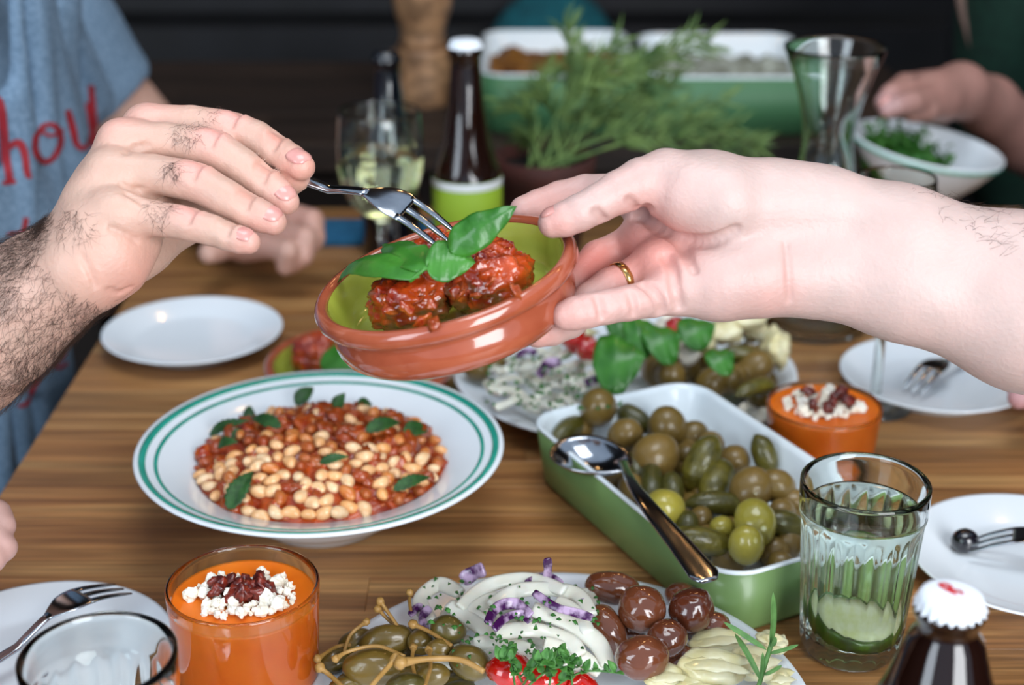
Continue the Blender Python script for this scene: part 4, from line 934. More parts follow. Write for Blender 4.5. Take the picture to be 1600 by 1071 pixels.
W10 = hand([[(1650, 585, 1.17, .014), (1615, 592, 1.165, .0105), (1596, 598, 1.16, .0095), (1588, 602, 1.158, .0085)], [(1655, 605, 1.16, .014), (1625, 612, 1.15, .0105), (1602, 618, 1.145, .0095), (1592, 622, 1.14, .0085)]], [], [], [], .0025, .01, [[(1665, 596, 1.17, .022), (1800, 560, 1.2, .026), (1950, 500, 1.3, .034)]])
p5 = props(link(bpy.data.objects.new('person', mkmesh('person_body', (W10[0], W10[1], tint(W10[0], (.55, .30, .30), [])), M['skin_far']))), 'person out of frame, fingertips beside the plate under the pale forearm', 'person')
c5 = P(1950, 495, 1.3); sv = Field(c5+np.array([-.12, -.2, -.6]), c5+np.array([.5, .3, .3]), .012); sv.cap(c5, c5+np.array([.2, .05, .12]), .05, .07, .03)
part('dark_sleeve', sv.mesh(), M['dark_cloth'], p5)

# ------------------------------------------------------------------ front platter
FC = T(873, 1108, .020); FR2 = 402/FPX*depth(FC)
fp = thing('serving_platter', 'large white platter of squid, caperberries and brown onions at the front', 'platter', (FC[0], FC[1], TZ))
def platter_prof(R, h): return [(0, .003), (R*.55, .003), (R*.57, 0), (R*.61, 0), (R*.63, .004), (R*.97, h-.003), (R, h-.001), (R*.996, h), (R*.97, h-.0004), (R*.70, .0085), (R*.62, .0058), (0, .0055)]
part('dish', lathe(platter_prof(FR2, .021), 128), M['china'], fp)
rng = random.Random(21)
def strip(pp, w, z0, z1, flat=.45, up=None, thick=None):
    n = len(pp); q = [T(x, y, z0+(z1-z0)*i/(n-1)) for i, (x, y) in enumerate(pp)]; d = depth(q[0]); c = sum(q)/n
    s = spline([a-c for a in q], 26); t = np.linspace(0, 1, 26); ww = w/FPX*d*(1-.25*np.abs(2*t-1)**4)*(1+.08*np.sin(t*9+w))
    return sweep(s, ww, ww*flat if thick is None else thick, up=(up if up is not None else (.1, -.55, .8)), n=14, p=2.4), c
squid = [([(672, 972), (657, 938), (686, 914), (720, 928)], 13, .030, .036, 'curled squid ring at the left end of the squid heap'), ([(718, 950), (765, 915), (826, 905), (882, 924)], 12, .046, .052, 'long squid strip arching over the back of the heap'),
         ([(700, 945), (745, 976), (787, 1012), (776, 1030), (724, 1000)], 13, .044, .034, 'squid strip looping down beside the caperberries'), ([(768, 948), (817, 922), (896, 927), (924, 962)], 13, .050, .050, 'broad squid strip behind the purple onion curl'),
         ([(832, 952), (885, 972), (932, 1004), (950, 1040)], 15, .052, .038, 'broad squid strip sloping down to the brown onions'), ([(775, 990), (829, 984), (885, 1000), (908, 1024)], 13, .050, .042, 'squid strip under the purple onion curl'),
         ([(740, 1006), (790, 1004), (832, 1020)], 12, .040, .040, 'short squid strip above the red pepper'), ([(850, 1006), (898, 1022), (938, 1052)], 14, .046, .034, 'squid strip beside the thyme'),
         ([(898, 930), (920, 926), (926, 942), (906, 952)], 7, .034, .034, 'small squid ring at the back by the brown onions'), ([(815, 1036), (868, 1046), (905, 1036)], 13, .036, .036, 'squid strip half under the thyme'),
         ([(760, 972), (740, 955), (770, 935), (800, 940)], 11, .042, .048, 'squid curl in the middle left of the heap'), ([(868, 940), (900, 958), (920, 990)], 12, .052, .046, 'squid strip under the pointed onion sliver')]
SM = M['squid']
for pp, w, z0, z1, lab in squid:
    m, c = strip(pp, w, z0, z1); solo('squid_strip', m, SM, lab, 'squid', c)
for k in range(22):
    x, y = rng.uniform(690, 930), rng.uniform(950, 1050); a = rng.uniform(-1, 1); L = rng.uniform(25, 50)
    m, c = strip([(x-L*math.cos(a), y-L*.5*math.sin(a)), (x, y+rng.uniform(-14, 14)), (x+L*math.cos(a), y+L*.5*math.sin(a))], rng.uniform(9, 13), rng.uniform(.016, .030), rng.uniform(.016, .030))
    solo('squid_strip', m, SM, 'plain squid strip buried low in the front squid heap', 'squid', c, group='buried squid strips')
on = [([(762, 975), (776, 950), (806, 944), (830, 962)], 9, .060, .058, 'curled purple onion ring piece on top of the squid'), ([(772, 984), (790, 966), (815, 960), (828, 972)], 7, .058, .056, 'inner purple onion curl on top of the squid'), ([(834, 926), (866, 948), (900, 958), (926, 966)], 7, .060, .054, 'pointed purple onion sliver across the squid'),
      ([(910, 936), (916, 955), (925, 974)], 4, .052, .046, 'thin purple onion sliver beside the brown onions'), ([(854, 906), (856, 890), (855, 873)], 7, .050, .068, 'pale onion petal standing upright at the back of the squid'), ([(822, 914), (850, 902), (878, 914)], 8, .050, .050, 'purple onion slice lying at the back of the squid'),
      ([(722, 908), (740, 896), (756, 890)], 12, .040, .050, 'pale purple onion piece at the back left of the squid'), ([(640, 962), (655, 948), (664, 960)], 6, .034, .034, 'purple onion scrap behind the caperberries'), ([(665, 985), (660, 965), (672, 950)], 7, .032, .036, 'grey green onion scrap by the curled squid ring')]
for pp, w, z0, z1, lab in on:
    m, c = strip(pp, w, z0, z1, flat=.3, up=(.1, -.8, .5)); solo('onion_piece', m, M['onion'], lab, 'onion', c)
ms = []
for k in range(190):
    x = rng.uniform(662, 940); y = rng.uniform(906, 1046)
    if (x < 700 and y > 980): continue
    zz = .056-.00018*abs(y-965)-.00006*abs(x-810) if k % 3 else .066-.0003*abs(y-960)
    c = T(x, y, zz); s = rng.uniform(.0008, .0022); ms.append(xf(leaf((-s, 0, 0), (s, 0, 0), (0, 0, 1), s*.6, .3, .2, 3, 3), basis((rng.uniform(-1, 1), rng.uniform(-1, 1), rng.uniform(-.4, .4)), (.1, -.6, .8)), c))
squid_tree = None
solo('chopped_parsley', merge(*ms), M['herb'], 'chopped green parsley flecks over the front squid strips', 'parsley', (0, 0, 0), kind='stuff')
# caperberries with stems
def berry(x, y, rx, ry, ang, z, stems, lab, s, grp=None):
    c = T(x, y, z); d = depth(c); o = thing('caperberry', lab, 'caperberry', c, group=grp)
    a = math.radians(ang); t = np.array([math.cos(a), math.sin(a)*.5, math.sin(a)*.6]); Rm = basis(t, (0, -.5, 1))
    part('berry', rough_ball(ry/FPX*d, .05, 1.3, 26, 18, s, (rx/ry, 1, 1)), M['caper'], o, rot=euler(Rm))
    for pp, z0, z1, w in stems:
        n = len(pp); q = [T(px, py, z0+(z1-z0)*i/(n-1))-c for i, (px, py) in enumerate(pp)]; sp_ = spline(q, 18); r = w/FPX*d
        st = part('stem', sweep(sp_, r*np.interp(np.linspace(0, 1, 18), [0, .08, .2, 1], [1.5, 1.6, 1., .9]), n=8), M['caper_stem'], o)
        part('knob', rough_ball(r*2.1, .25, 1.5, 12, 8, s), M['caper_stem'], st, loc=sp_[0])
berry(584, 1044, 50, 31, 0, .040, [([(524, 1030), (546, 1018), (590, 1010), (632, 1026)], .052, .054, 3.2)], 'big olive green caperberry with a stem arched over it, front left', 1)
berry(604, 1000, 44, 24, 12, .032, [([(594, 940), (608, 960), (626, 986)], .050, .038, 3.2)], 'long caperberry behind the biggest one, stem pointing to the back', 2)
berry(556, 1004, 30, 20, 30, .026, [([(572, 972), (548, 992), (538, 1020)], .046, .036, 3.0)], 'caperberry at the far left near the platter rim', 3)
berry(700, 985, 29, 23, -20, .044, [([(645, 976), (672, 988), (706, 1010)], .046, .044, 3.6)], 'shiny yellow green caperberry beside the looped squid strip', 4)
berry(658, 1004, 20, 22, 80, .034, [([(646, 1012), (644, 1034), (649, 1058)], .046, .046, 3.0)], 'small dark caperberry between the yellow one and the long one', 5)
berry(688, 1014, 22, 16, 0, .040, [([(670, 1016), (673, 1040), (664, 1074)], .050, .056, 3.0)], 'small ribbed caperberry below the yellow one', 6)
berry(734, 1036, 36, 27, -30, .038, [([(626, 1036), (672, 1030), (720, 1032), (756, 1050)], .062, .056, 5.0)], 'caperberry left of the red pepper under a thick bent stem', 7)
berry(676, 1056, 28, 20, 10, .038, [], 'wet dark caperberry at the lower picture edge', 8)
berry(520, 1034, 28, 20, 30, .024, [([(496, 1030), (524, 1012), (548, 1008)], .038, .034, 3.2)], 'leftmost caperberry with a stem over the rim', 9)
berry(634, 1074, 32, 22, 5, .044, [([(618, 1030), (598, 1052), (572, 1082)], .062, .058, 4.2)], 'pale caperberry cut by the picture edge, stem pointing forward', 10)
berry(540, 1078, 30, 22, 20, .030, [([(500, 1044), (518, 1058), (544, 1082)], .044, .040, 4.0)], 'caperberry in the bottom left of the platter', 11)
berry(620, 992, 18, 14, 20, .026, [([(590, 952), (604, 966), (622, 984)], .046, .034, 3.0)], 'small caperberry hidden behind, stem pointing up left', 12)
berry(648, 985, 12, 10, 0, .024, [([(640, 926), (640, 942), (643, 962)], .048, .032, 3.0)], 'smallest caperberry with a lone upright stem', 13)
for k in range(10):
    c = T(rng.uniform(540, 730), rng.uniform(1020, 1090), .016); solo('caperberry', rough_ball(.009, .05, 1.3, 18, 12, k, (1.4, 1, 1)), M['caper'], 'caperberry buried at the bottom of the caperberry heap', 'caperberry', c, (0, 0, rng.random()*6), group='buried caperberries')
# glazed brown onions
sh = [(957, 919, 44, 27, -8, .034, 'glazed brown onion lying longest at the back of its heap'), (1003, 953, 38, 39, 40, .046, 'round dark glazed brown onion in the middle of the heap'), (1080, 953, 37, 35, 30, .046, 'glossy round brown onion just under the spoon handle tip'), (950, 985, 43, 27, -65, .036, 'upright oval brown onion touching the squid'),
      (1042, 999, 33, 31, 20, .040, 'lighter brown onion between three darker ones'), (1004, 1028, 43, 36, 10, .046, 'wrinkled foremost brown onion with the biggest shine'), (1108, 984, 36, 28, 20, .030, 'brown onion at the back right of its heap'), (1062, 930, 24, 20, 0, .024, 'brown onion half hidden at the back'), (985, 985, 26, 24, 0, .024, 'brown onion half hidden in the middle gap'), (1060, 1035, 34, 28, 0, .024, 'brown onion half hidden beside the artichokes')]
for i, (x, y, rx, ry, an, z, lab) in enumerate(sh):
    c = T(x, y, z); d = depth(c); a = math.radians(an); t = np.array([math.cos(a), math.sin(a)*.6, math.sin(a)*.7])
    solo('brown_onion', rough_ball(ry/FPX*d, .07, 1.1, 32, 22, i+3, (rx/ry, 1, .95)), M['shallot'], lab, 'onion', c, euler(basis(t, (0, -.4, 1))))
# artichoke hearts
ar = [(1120, 1008, 58, 24, .030, 12, 'pale artichoke heart lying behind, below the brown onions'), (1112, 1046, 66, 32, .040, -6, 'large wet artichoke heart in front of the platter heap'), (1040, 1062, 44, 26, .036, 5, 'artichoke heart beside the foremost brown onion'), (1176, 1040, 44, 34, .032, 20, 'yellowish artichoke heart under the rosemary'), (1206, 1006, 22, 26, .030, 60, 'ragged artichoke leaf end at the right platter rim'), (1215, 1062, 28, 22, .024, 0, 'artichoke piece at the lower right platter rim'), (1090, 1080, 50, 26, .034, 0, 'artichoke heart cut by the picture edge')]
for i, (x, y, rx, ry, z, an, lab) in enumerate(ar):
    c = T(x, y, z); d = depth(c); rr = ry/FPX*d; o = thing('artichoke_heart', lab, 'artichoke', c, (0, .1, math.radians(an)))
    part('heart', rough_ball(rr, .22, 1.5, 28, 18, i+40, (rx/ry*.8, 1, .62)), M['artichoke'], o)
    for k in range(2):
        yy = (k-.5)*rr*.8
        part('petal', leaf((-rr*rx/ry*.75, yy*.5, rr*.25), (rr*rx/ry*.98, yy, rr*(.36+.12*k)), (0, -.3*(k-.5), 1), rr*.75, .12, -.35, 14, 6, .07, veins=.15), M['artichoke'], o)
# peppers, thyme, rosemary
for x, y, r, z, lab in ((795, 1048, 31, .040, 'shiny red pepper beside the caperberries, under the thyme'), (846, 1062, 34, .036, 'red pepper lying under the thyme leaves'), (905, 1075, 26, .030, 'red pepper at the lower picture edge right of the thyme')):
    c = T(x, y, z); rr = r/FPX*depth(c); solo('red_pepper', rough_ball(rr, .16, 1.3, 32, 22, int(x), (1.15, 1, .85)), M['pepper'], lab, 'pepper', c)
ty = T(860, 1052, .05); tm = thing('thyme_sprig', 'small leafed thyme sprigs heaped on the red peppers', 'thyme', ty)
for k in range(8):
    A = T(rng.uniform(800, 900), rng.uniform(1055, 1085), .046)-ty; B = T(rng.uniform(770, 985), rng.uniform(1018, 1062), rng.uniform(.05, .062))-ty; q = spline([A, (A+B)/2+np.array([0, 0, .006]), B], 14)
    stm = part('stem', sweep(q, .0006, n=5), M['thyme'], tm)
    lf = []
    for j in range(3, 14, 2):
        for sd in (-1, 1):
            dv = np.array([rng.uniform(-.5, .5), sd*rng.uniform(.3, 1), rng.uniform(.1, .8)]); dv /= np.linalg.norm(dv); L = rng.uniform(.0048, .0085)
            lf.append(leaf(q[j], q[j]+dv*L, (rng.uniform(-.3, .3), -.3, 1), L*.30, .1, .2, 5, 4))
    part('leaf_cluster', merge(*lf), M['thyme'], tm, kind='stuff')
ry0 = T(1196, 1030, .045); rs = thing('rosemary_sprig', 'rosemary sprig with long needles on the artichokes', 'rosemary', ry0)
part('stem', sweep(spline([T(1182, 1084, .036)-ry0, T(1194, 1044, .045)-ry0, T(1206, 1004, .055)-ry0], 14), .0013, n=8), M['rosemary'], rs)
for (x0, y0, z0, x1, y1, z1, w) in [(1204, 1010, .054, 1208, 926, .088, .0030), (1198, 1016, .052, 1130, 972, .060, .0026), (1190, 1066, .042, 1148, 990, .054, .0028), (1200, 1022, .050, 1248, 1008, .056, .0020), (1188, 1064, .042, 1192, 1020, .058, .0022), (1192, 1056, .044, 1222, 1040, .05, .0020), (1205, 1012, .054, 1212, 996, .062, .0024)]:
    A, B = T(x0, y0, z0)-ry0, T(x1, y1, z1)-ry0; part('needle', leaf(A, B, (.2, -.9, .4), w*.55, .05, .5, 14, 4, blunt=1), M['rosemary'], rs)

# ------------------------------------------------------------------ back platter
PC = T(975, 575, .020); PR = 268/FPX*depth(PC)
bp_ = thing('serving_platter', 'large white platter of squid, basil and olives behind the green dish', 'platter', (PC[0], PC[1], TZ))
part('dish', lathe(platter_prof(PR, .021), 128), M['china'], bp_)
rng = random.Random(31)
for k in range(46):
    x, y = rng.uniform(765, 975), rng.uniform(550, 640)
    if (x-865)**2/120**2+(y-595)**2/50**2 > 1: continue
    a = rng.uniform(-1.2, 1.2); L = rng.uniform(16, 34)
    m, c = strip([(x-L*math.cos(a), y-L*.5*math.sin(a)), (x+rng.uniform(-6, 6), y+rng.uniform(-10, 10)), (x+L*math.cos(a), y+L*.5*math.sin(a))], rng.uniform(6, 9), rng.uniform(.02, .045), rng.uniform(.02, .045))
    solo('squid_strip', m, SM, 'blurred squid strip on the platter behind the green dish', 'squid', c, group='squid strips on the back platter')
for (pp, w, lab) in [([(842, 588), (856, 570), (876, 566)], 9, 'purple onion curl on the back squid heap'), ([(915, 600), (935, 592), (950, 600)], 7, 'purple onion scrap near the basil on the back platter'), ([(808, 560), (822, 548), (838, 552)], 6, 'purple onion scrap under the held dish')]:
    m, c = strip(pp, w, .05, .05, flat=.3, up=(.1, -.8, .5)); solo('onion_piece', m, M['onion'], lab, 'onion', c)
ms = []
for k in range(110):
    c = T(rng.uniform(760, 970), rng.uniform(555, 640), .052); s = rng.uniform(.0015, .003); ms.append(xf(leaf((-s, 0, 0), (s, 0, 0), (0, 0, 1), s*.6, .3, .2, 3, 3), basis((rng.uniform(-1, 1), rng.uniform(-1, 1), 0), (.1, -.6, .8)), c))
solo('chopped_parsley', merge(*ms), M['herb'], 'chopped parsley on the back squid strips', 'parsley', (0, 0, 0), kind='stuff')
for i, (x0, y0, x1, y1, w, z, lab) in enumerate([(925, 570, 1008, 556, .026, .062, 'largest basil leaf on the back platter, under the palm'), (975, 530, 1028, 512, .020, .07, 'basil leaf at the back of the back platter'), (1010, 545, 1062, 520, .020, .068, 'bright basil leaf in the middle of the back platter'), (1062, 530, 1118, 506, .016, .066, 'dark basil leaf beside the pale artichoke pieces'), (1110, 575, 1146, 550, .013, .06, 'small basil leaf among the olives of the back platter'), (950, 520, 990, 500, .016, .06, 'basil leaf close under the wrist')]):
    A, B = T(x0, y0, z), T(x1, y1, z+.008); c = (A+B)/2; solo('basil_leaf', xf(leaf(A, B, (0, -.6, .8), w, .12, -.3, wave=.06), None, -c), M['basil'], lab, 'basil', c)
for k in range(34):
    x = rng.uniform(1015, 1210); y = rng.uniform(556, 590+max(0, x-1060)*.22)
    c = T(x, y, rng.uniform(.02, .042)); rr = rng.uniform(.010, .0135)
    solo('olive', om[k % 3], None, 'brown green olive on the platter behind the green dish', 'olive', c, (rng.random()*3, rng.random()*3, rng.random()*6), (rr,)*3, group='olives on the back platter')
for (x, y, lab) in ((746, 575, 'yellow green olive at the left rim of the back platter'), (770, 566, 'olive at the left rim of the back platter beside the squid')):
    c = T(x, y, .03); solo('olive', om[0], None, lab, 'olive', c, None, (.0105,)*3)
for i, (x, y, rx, ry, z, lab) in enumerate([(1130, 520, 34, 20, .05, 'pale artichoke piece under the forearm'), (1160, 500, 36, 18, .055, 'palest artichoke piece touching the forearm outline'), (1212, 545, 22, 34, .045, 'cream artichoke piece at the right end of the back platter'), (1090, 535, 28, 18, .045, 'tan artichoke piece beside the dark basil leaf'), (905, 520, 24, 14, .05, 'ochre artichoke piece under the fingertips'), (1180, 520, 24, 20, .04, 'artichoke piece in front of the carafe')]):
    c = T(x, y, z); rr = ry/FPX*depth(c); solo('artichoke_piece', rough_ball(rr, .4, 1.6, 24, 16, i+70, (rx/ry, 1, .8)), M['artichoke'], lab, 'artichoke', c)
for i, (x0, y0, x1, y1, w, lab) in enumerate([(1120, 548, 1195, 556, 12, 'long gherkin lying across the back platter olives'), (1150, 610, 1215, 600, 13, 'gherkin at the right rim of the back platter')]):
    A, B = T(x0, y0, .05), T(x1, y1, .045); L = np.linalg.norm(B-A); solo('gherkin', gherkin_mesh(L, w/FPX*depth(A), i+20), M['gherkin'], lab, 'gherkin', (A+B)/2, euler(basis(B-A, (0, 0, 1))))
for i, (x, y, s) in enumerate(((898, 528, .011), (1055, 512, .009), (918, 545, .009))):
    solo('tomato_chunk', rough_ball(s, .3, 1.5, 16, 12, i), M['pepper'], ['dark red tomato piece under the pinky fingertip', 'small red tomato piece among the basil leaves', 'red tomato piece left of the largest basil leaf'][i], 'tomato', T(x, y, .052))
for i in range(16):
    c = T(rng.uniform(1160, 1235), rng.uniform(628, 655), .022) if i < 9 else T(rng.uniform(990, 1110), rng.uniform(500, 560), rng.uniform(.03, .05))
    solo('cheese_lump', rough_ball(rng.uniform(.006, .010), .4, 1.6, 14, 10, i), M['feta'], 'white crumbly cheese lump on the back platter', 'cheese', c, group='cheese lumps on the back platter')

# ------------------------------------------------------------------ bottles, glasses, carafe
def bottle(label, px, py, h, R, m, cap, capr, lab=None, neckr=.0125, sh_=.45):
    c = T(px, py, h); o = thing('bottle', label, 'bottle', (c[0], c[1], TZ))
    part('glass_body', lathe([(0, .004), (R*.7, .002), (R*.85, 0), (R*.97, .003), (R, .008), (R, h*sh_), (R*.93, h*(sh_+.07)), (R*.70, h*(sh_+.17)), (neckr*1.25, h*min(.875, sh_+.32)), (neckr*1.02, h*.90), (neckr, h*.94), (neckr+.0022, h*.945), (neckr+.0024, h*.965), (neckr+.0008, h*.972), (neckr+.0006, h*.99), (0, h*.992)], 72), m, o)
    if cap:
        part('crown_cap', lathe([(capr, h-.0065), (capr*1.0, h-.0055), (capr*.93, h-.002), (capr*.86, h+.0002), (capr*.7, h+.0010), (0, h+.0012), ], 126, lambda a, r, z: 1+.045*math.cos(21*a)*(1 if z < h-.004 else .1)), cap, o)
    if lab:
        z0, z1 = lab
        part('label', lathe([(R+.0003, z0), (R+.0006, z0+.0004), (R+.0006, z1-.0004), (R+.0003, z1)], 72), M['label'], o, label='green paper label')
        part('label_band', lathe([(R+.0007, z1-.0075), (R+.0009, z1-.007), (R+.0009, z1-.001), (R+.0007, z1-.0004)], 72), M['paper'], o, label='white band on the label')
    return o, c
bottle('brown beer bottle with a white crown cap standing behind the held dish', 727, 63, .232, .0325, M['brown_glass'], M['cap'], .0155, (.045, .105), .0135, .42)
bottle('slim dark bottle with a dark cap behind the wine glass', 603, 80, .205, .030, M['dark_glass'], M['dark_glass'], .0130, None, .012, .45)
o, c = bottle('brown bottle with a white crown cap at the bottom right corner', 1487, 930, .172, .0335, M['brown_glass'], M['cap'], .0148, None, .0128, .56)
# faded red emblem on that cap
cz = .172+.0013
part('cap_emblem', merge(sweep(spline([(-.0040, .0062, cz), (-.001, .0066, cz), (.0006, .0040, cz), (-.0015, .0022, cz)], 10), .0011, .00012, n=6), sweep(spline([(-.0036, .0058, cz), (-.0012, .0018, cz), (.0016, -.0016, cz)], 10), .0012, .00012, n=6), sweep(spline([(-.001, .0022, cz), (.0032, .0012, cz), (.0040, -.0016, cz)], 10), .0010, .00012, n=6)), M['red_print'], o, label='small red mark on the cap')
def goblet(label, px, py, h, R, bowl_h, wine):
    c = T(px, py, h); o = thing('wine_glass', label, 'glass', (c[0], c[1], TZ)); zb = h-bowl_h; e = .0011
    bo_ = [(R*.93, h), (R*.97, h-.15*bowl_h), (R, h-.4*bowl_h), (R*.95, h-.62*bowl_h), (R*.75, h-.84*bowl_h), (R*.4, zb+.02*bowl_h)]; bo = [tuple(q) for q in spline(bo_, 22)]
    part('glass_body', lathe([(0, .0005), (R*.9, .0005), (R*.92, .0015), (R*.5, .003), (.006, .007), (.004, .015), (.0038, zb*.5), (.0042, zb-.01), (.008, zb-.002)]+bo[::-1]+[(r-e, z) for r, z in bo]+[(R*.3, zb+.005), (0, zb+.003)], 72), M['glass'], o)
    if wine:
        zt = h-wine*bowl_h; pr2 = [(r-e+.0002, z) for r, z in bo if z <= zt]; rt_ = np.interp(zt, [z for r, z in bo][::-1], [r for r, z in bo][::-1])-e+.0002
        solo('white_wine', lathe([(0, zb+.0028), (R*.3, zb+.0048)]+pr2[::-1]+[(rt_, zt), (0, zt)], 64), M['wine'], 'pale white wine in the goblet behind the fork', 'wine', (c[0], c[1], TZ), kind='stuff')
goblet('goblet of white wine behind the fork', 591, 172, .175, .040, .100, .42)
goblet('empty stemmed glass behind the forearm beside the held bowl', 1402, 276, .190, .0315, .085, 0)
def carafe(label, px, py, h):
    c = T(px, py, h); o = thing('carafe', label, 'carafe', (c[0], c[1], TZ)); e = .0022
    pf = [(.047, .004), (.049, .02), (.048, .05), (.042, .085), (.031, .12), (.0245, .145), (.0215, .168), (.0225, .185), (.028, .21), (.036, .235), (.0425, h-.002)]
    part('glass_body', lathe([(0, 0), (.040, 0), (.045, .0015)]+pf+[(.0425, h), (.041, h+.0003)]+[(r-e, z) for r, z in pf[::-1]][:-1]+[(.044, .006), (0, .005)], 96), M['glass'], o)
carafe('waisted clear glass carafe standing behind the pale forearm', 1306, 72, .252)
nk = thing('cloth_napkin', 'blue cloth napkin lying folded behind the wine goblet', 'napkin', (-.135, 1.52, TZ))
part('cloth', loft_rects([(.085, .03, .006, 0), (.087, .031, .007, .004), (.084, .030, .007, .009), (.08, .028, .006, .011)]), M['blue_cloth'], nk)

# ------------------------------------------------------------------ far table
def tray(label, x0, x1, y0, y1, h, food, fl):
    cx, cy, hx_, hy_ = (x0+x1)/2, (y0+y1)/2, (x1-x0)/2, (y1-y0)/2
    o = thing('baking_dish', label, 'dish', (cx, cy, TZ))
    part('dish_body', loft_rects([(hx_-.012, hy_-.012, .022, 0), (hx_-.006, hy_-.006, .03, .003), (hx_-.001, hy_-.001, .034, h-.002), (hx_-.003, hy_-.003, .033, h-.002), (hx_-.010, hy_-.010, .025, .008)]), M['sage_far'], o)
    part('white_lining', loft_rects([(hx_-.0095, hy_-.0095, .025, .0082), (hx_-.001, hy_-.001, .034, h-.0018), (hx_-.0005, hy_-.0005, .0345, h+.001), (hx_-.005, hy_-.005, .032, h+.001), (hx_-.014, hy_-.014, .026, .012), (hx_-.02, hy_-.02, .02, .010)]), M['enamel'], o, label='white inside and rim')
    zf = lambda x, y: h*.62+.016*noise.fractal(Vector((x*22, y*22, hx_*9)), .8, 2, 4)
    n = 40; V = [((i/n*2-1)*(hx_-.012), (j/n*2-1)*(hy_-.012), zf((i/n*2-1)*hx_, (j/n*2-1)*hy_)) for i in range(n+1) for j in range(n+1)]; F = [(i*(n+1)+j, (i+1)*(n+1)+j, (i+1)*(n+1)+j+1, i*(n+1)+j+1) for i in range(n) for j in range(n)]
    rim = [j*(n+1) for j in range(n+1)]+[n*(n+1)+j for j in range(1, n+1)]+[i*(n+1)+n for i in range(n-1, -1, -1)]+[j for j in range(n-1, 0, -1)]
    b = len(V); V += [(V[k][0]*.94, V[k][1]*.94, .014) for k in rim]; F += [(rim[k], b+k, b+(k+1) % len(rim), rim[(k+1) % len(rim)]) for k in range(len(rim))]+[tuple(b+k for k in reversed(range(len(rim))))]
    solo('baked_food', (V, F), M[food], fl, 'food', (cx, cy, TZ), kind='stuff')
tray('green baking dish with brown bake on the far table, behind the beer bottle', -.042, .163, 1.925, 2.21, .078, 'orange_food', 'brown golden bake in the far left green dish')
tray('green baking dish with pale salad on the far table, behind the carafe', .175, .395, 1.915, 2.19, .078, 'pale_food', 'greyish salad in the far right green dish')
pm = thing('pepper_mill', 'tall turned wooden pepper mill on the far table', 'mill', (-.122, 2.10, TZ))
part('lower_body', lathe([(0, 0), (.040, 0), (.0415, .003), (.041, .02), (.0385, .05), (.036, .07), (.037, .078), (0, .078)], 64), M['pale_wood'], pm)
part('waist', lathe([(0, .0781), (.034, .0781), (.031, .090), (.030, .10), (.033, .112), (.040, .135), (.043, .16), (.041, .19), (.034, .215), (.030, .23), (0, .23)], 64), M['pale_wood'], pm)
part('head', lathe([(0, .2301), (.031, .2301), (.038, .245), (.040, .262), (.035, .28), (.022, .292), (.010, .296), (0, .297)], 64), M['pale_wood'], pm)
cu = thing('cushion', 'teal fabric cushion leaning on the black bench', 'cushion', (.075, 2.80, .475), (math.radians(-12), 0, 0))
part('cover', rough_ball(1, .02, 2, 40, 28, 4, (.13, .07, .16)), M['teal_cloth'], cu, loc=(0, 0, .15))
sb = T(550, 26, 0); sm_ = thing('small_dish', 'small cream dish far behind on the dark bench', 'dish', (-.29, 2.72, .462))
part('dish', lathe([(0, .003), (.03, .003), (.032, 0), (.05, .012), (.058, .02), (.056, .021), (.03, .006), (0, .005)], 48), M['feta'], sm_)
# white bowl held by the far person
bc = P(1450, 226, 1.60); Rb = 120/FPX*1.60; Rt = basis((1, 0, -.16), (0, -.04, 1))
hb = thing('salad_bowl', 'tilted white bowl with mint green rim held by the far hand', 'bowl', bc-Rt[:, 2]*.055, euler(Rt))
part('bowl_body', lathe([(0, .003), (.030, .003), (.032, 0), (.036, 0), (.040, .006), (Rb*.75, .026), (Rb*.95, .047), (Rb, .055), (Rb*.985, .0562), (Rb*.96, .0555), (Rb*.90, .045), (Rb*.70, .026), (.035, .009), (0, .007)], 96), M['china'], hb)
part('rim_stripe', lathe([(Rb*.962, .0490), (Rb*.975, .0488), (Rb*1.003, .0528), (Rb*.995, .053)], 96), M['mint'], hb, label='mint green band under the rim')
gr = lambda x, y: .053-.14*x-6*(x*x+y*y)+.012*noise.fractal(Vector((x*50, y*50, 3)), .8, 2, 4)
g1 = solo('green_salad', xf(disc_surface(Rb*.60, gr, 16, 48, .016), Rt, bc-Rt[:, 2]*.055-Rt[:, 0]*.020), M['herb'], 'heap of dark green herbs in the tilted white bowl', 'salad', (0, 0, 0), kind='stuff')
ms = []
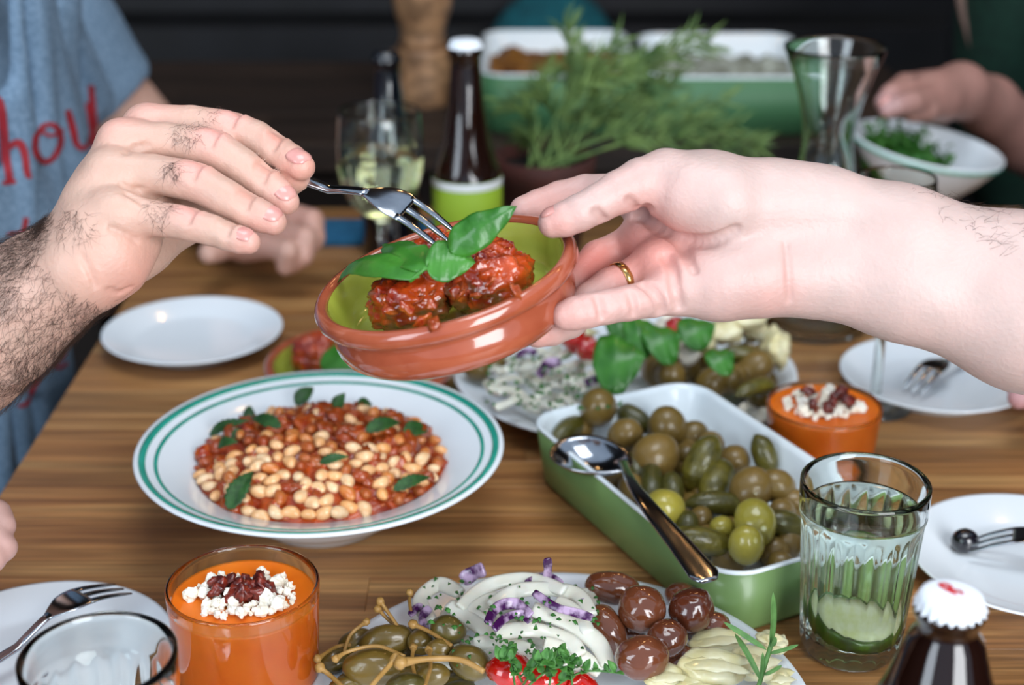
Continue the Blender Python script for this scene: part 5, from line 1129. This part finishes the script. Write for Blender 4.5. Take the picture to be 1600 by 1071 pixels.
for k in range(90):
    a = rng.random()*6.28; r = Rb*.6*math.sqrt(rng.random()); p = Rt@np.array([r*math.cos(a)-.02, r*math.sin(a), .045+rng.uniform(0, .012)-.10*r*math.cos(a)])+bc-Rt[:, 2]*.055
    ms.append(leaf(p, p+np.array([rng.uniform(-1, 1), rng.uniform(-1, 1), rng.uniform(0, 1)])*.011, (0, -.3, 1), .003, .1, .2, 4, 3))
solo('dill_fronds', merge(*ms), M['thyme'], 'loose green fronds on the herbs of the tilted bowl', 'herb', (0, 0, 0), kind='stuff')
# potted herb
pc = T(850, 238, .098); pot = thing('potted_herb', 'feathery green herb in a terracotta pot behind the two hands', 'plant', (pc[0], pc[1]-.01, TZ))
part('pot', lathe([(0, 0), (.036, 0), (.038, .003), (.046, .075), (.050, .076), (.052, .098), (.049, .099), (.046, .097), (.043, .080), (0, .078)], 64), M['old_terra'], pot)
part('soil', disc_surface(.0445, lambda x, y: .086+.003*noise.noise(Vector((x*90, y*90, 0))), 8, 40, .0785), M['floor'], pot)
o_ = np.array([pc[0], pc[1]-.01, TZ])
rng = random.Random(8)
br_ = [(800, 165), (840, 150), (884, 52), (905, 90), (960, 70), (985, 110), (1020, 85), (1078, 55), (1105, 70), (1130, 160), (1180, 230), (1160, 250), (930, 130), (1050, 130), (820, 215), (1095, 190), (860, 110), (1000, 170), (950, 180), (1145, 200)]
for i, (x, y) in enumerate(br_):
    A = np.array([rng.uniform(-.02, .03), rng.uniform(-.02, .02), .085]); B = P(x, y, depth(o_)+rng.uniform(-.06, .05))-o_
    C_ = A*.5+B*.5+np.array([rng.uniform(-.015, .015), rng.uniform(-.02, .02), .02]); q = spline([A, C_, B], 26)
    st = part('branch', sweep(q, np.linspace(.0017, .0007, 26), n=6), M['plant'], pot); lf = []
    for j in range(10, 26):
        t = q[min(j+1, 25)]-q[j-1]; t /= np.linalg.norm(t)
        for k in range(4):
            dv = np.array([rng.gauss(0, 1), rng.gauss(0, 1), rng.gauss(0, 1)]); dv = dv-dv@t*t; dv = dv/np.linalg.norm(dv)+t*1.3; L = rng.uniform(.016, .030)
            lf.append(leaf(q[j], q[j]+dv*L*.75, (dv[1], -dv[0], .3+abs(dv[2])), .0013, .1, .2, 3, 2))
    part('needle_cluster', merge(*lf), M['plant'], st, kind='stuff')
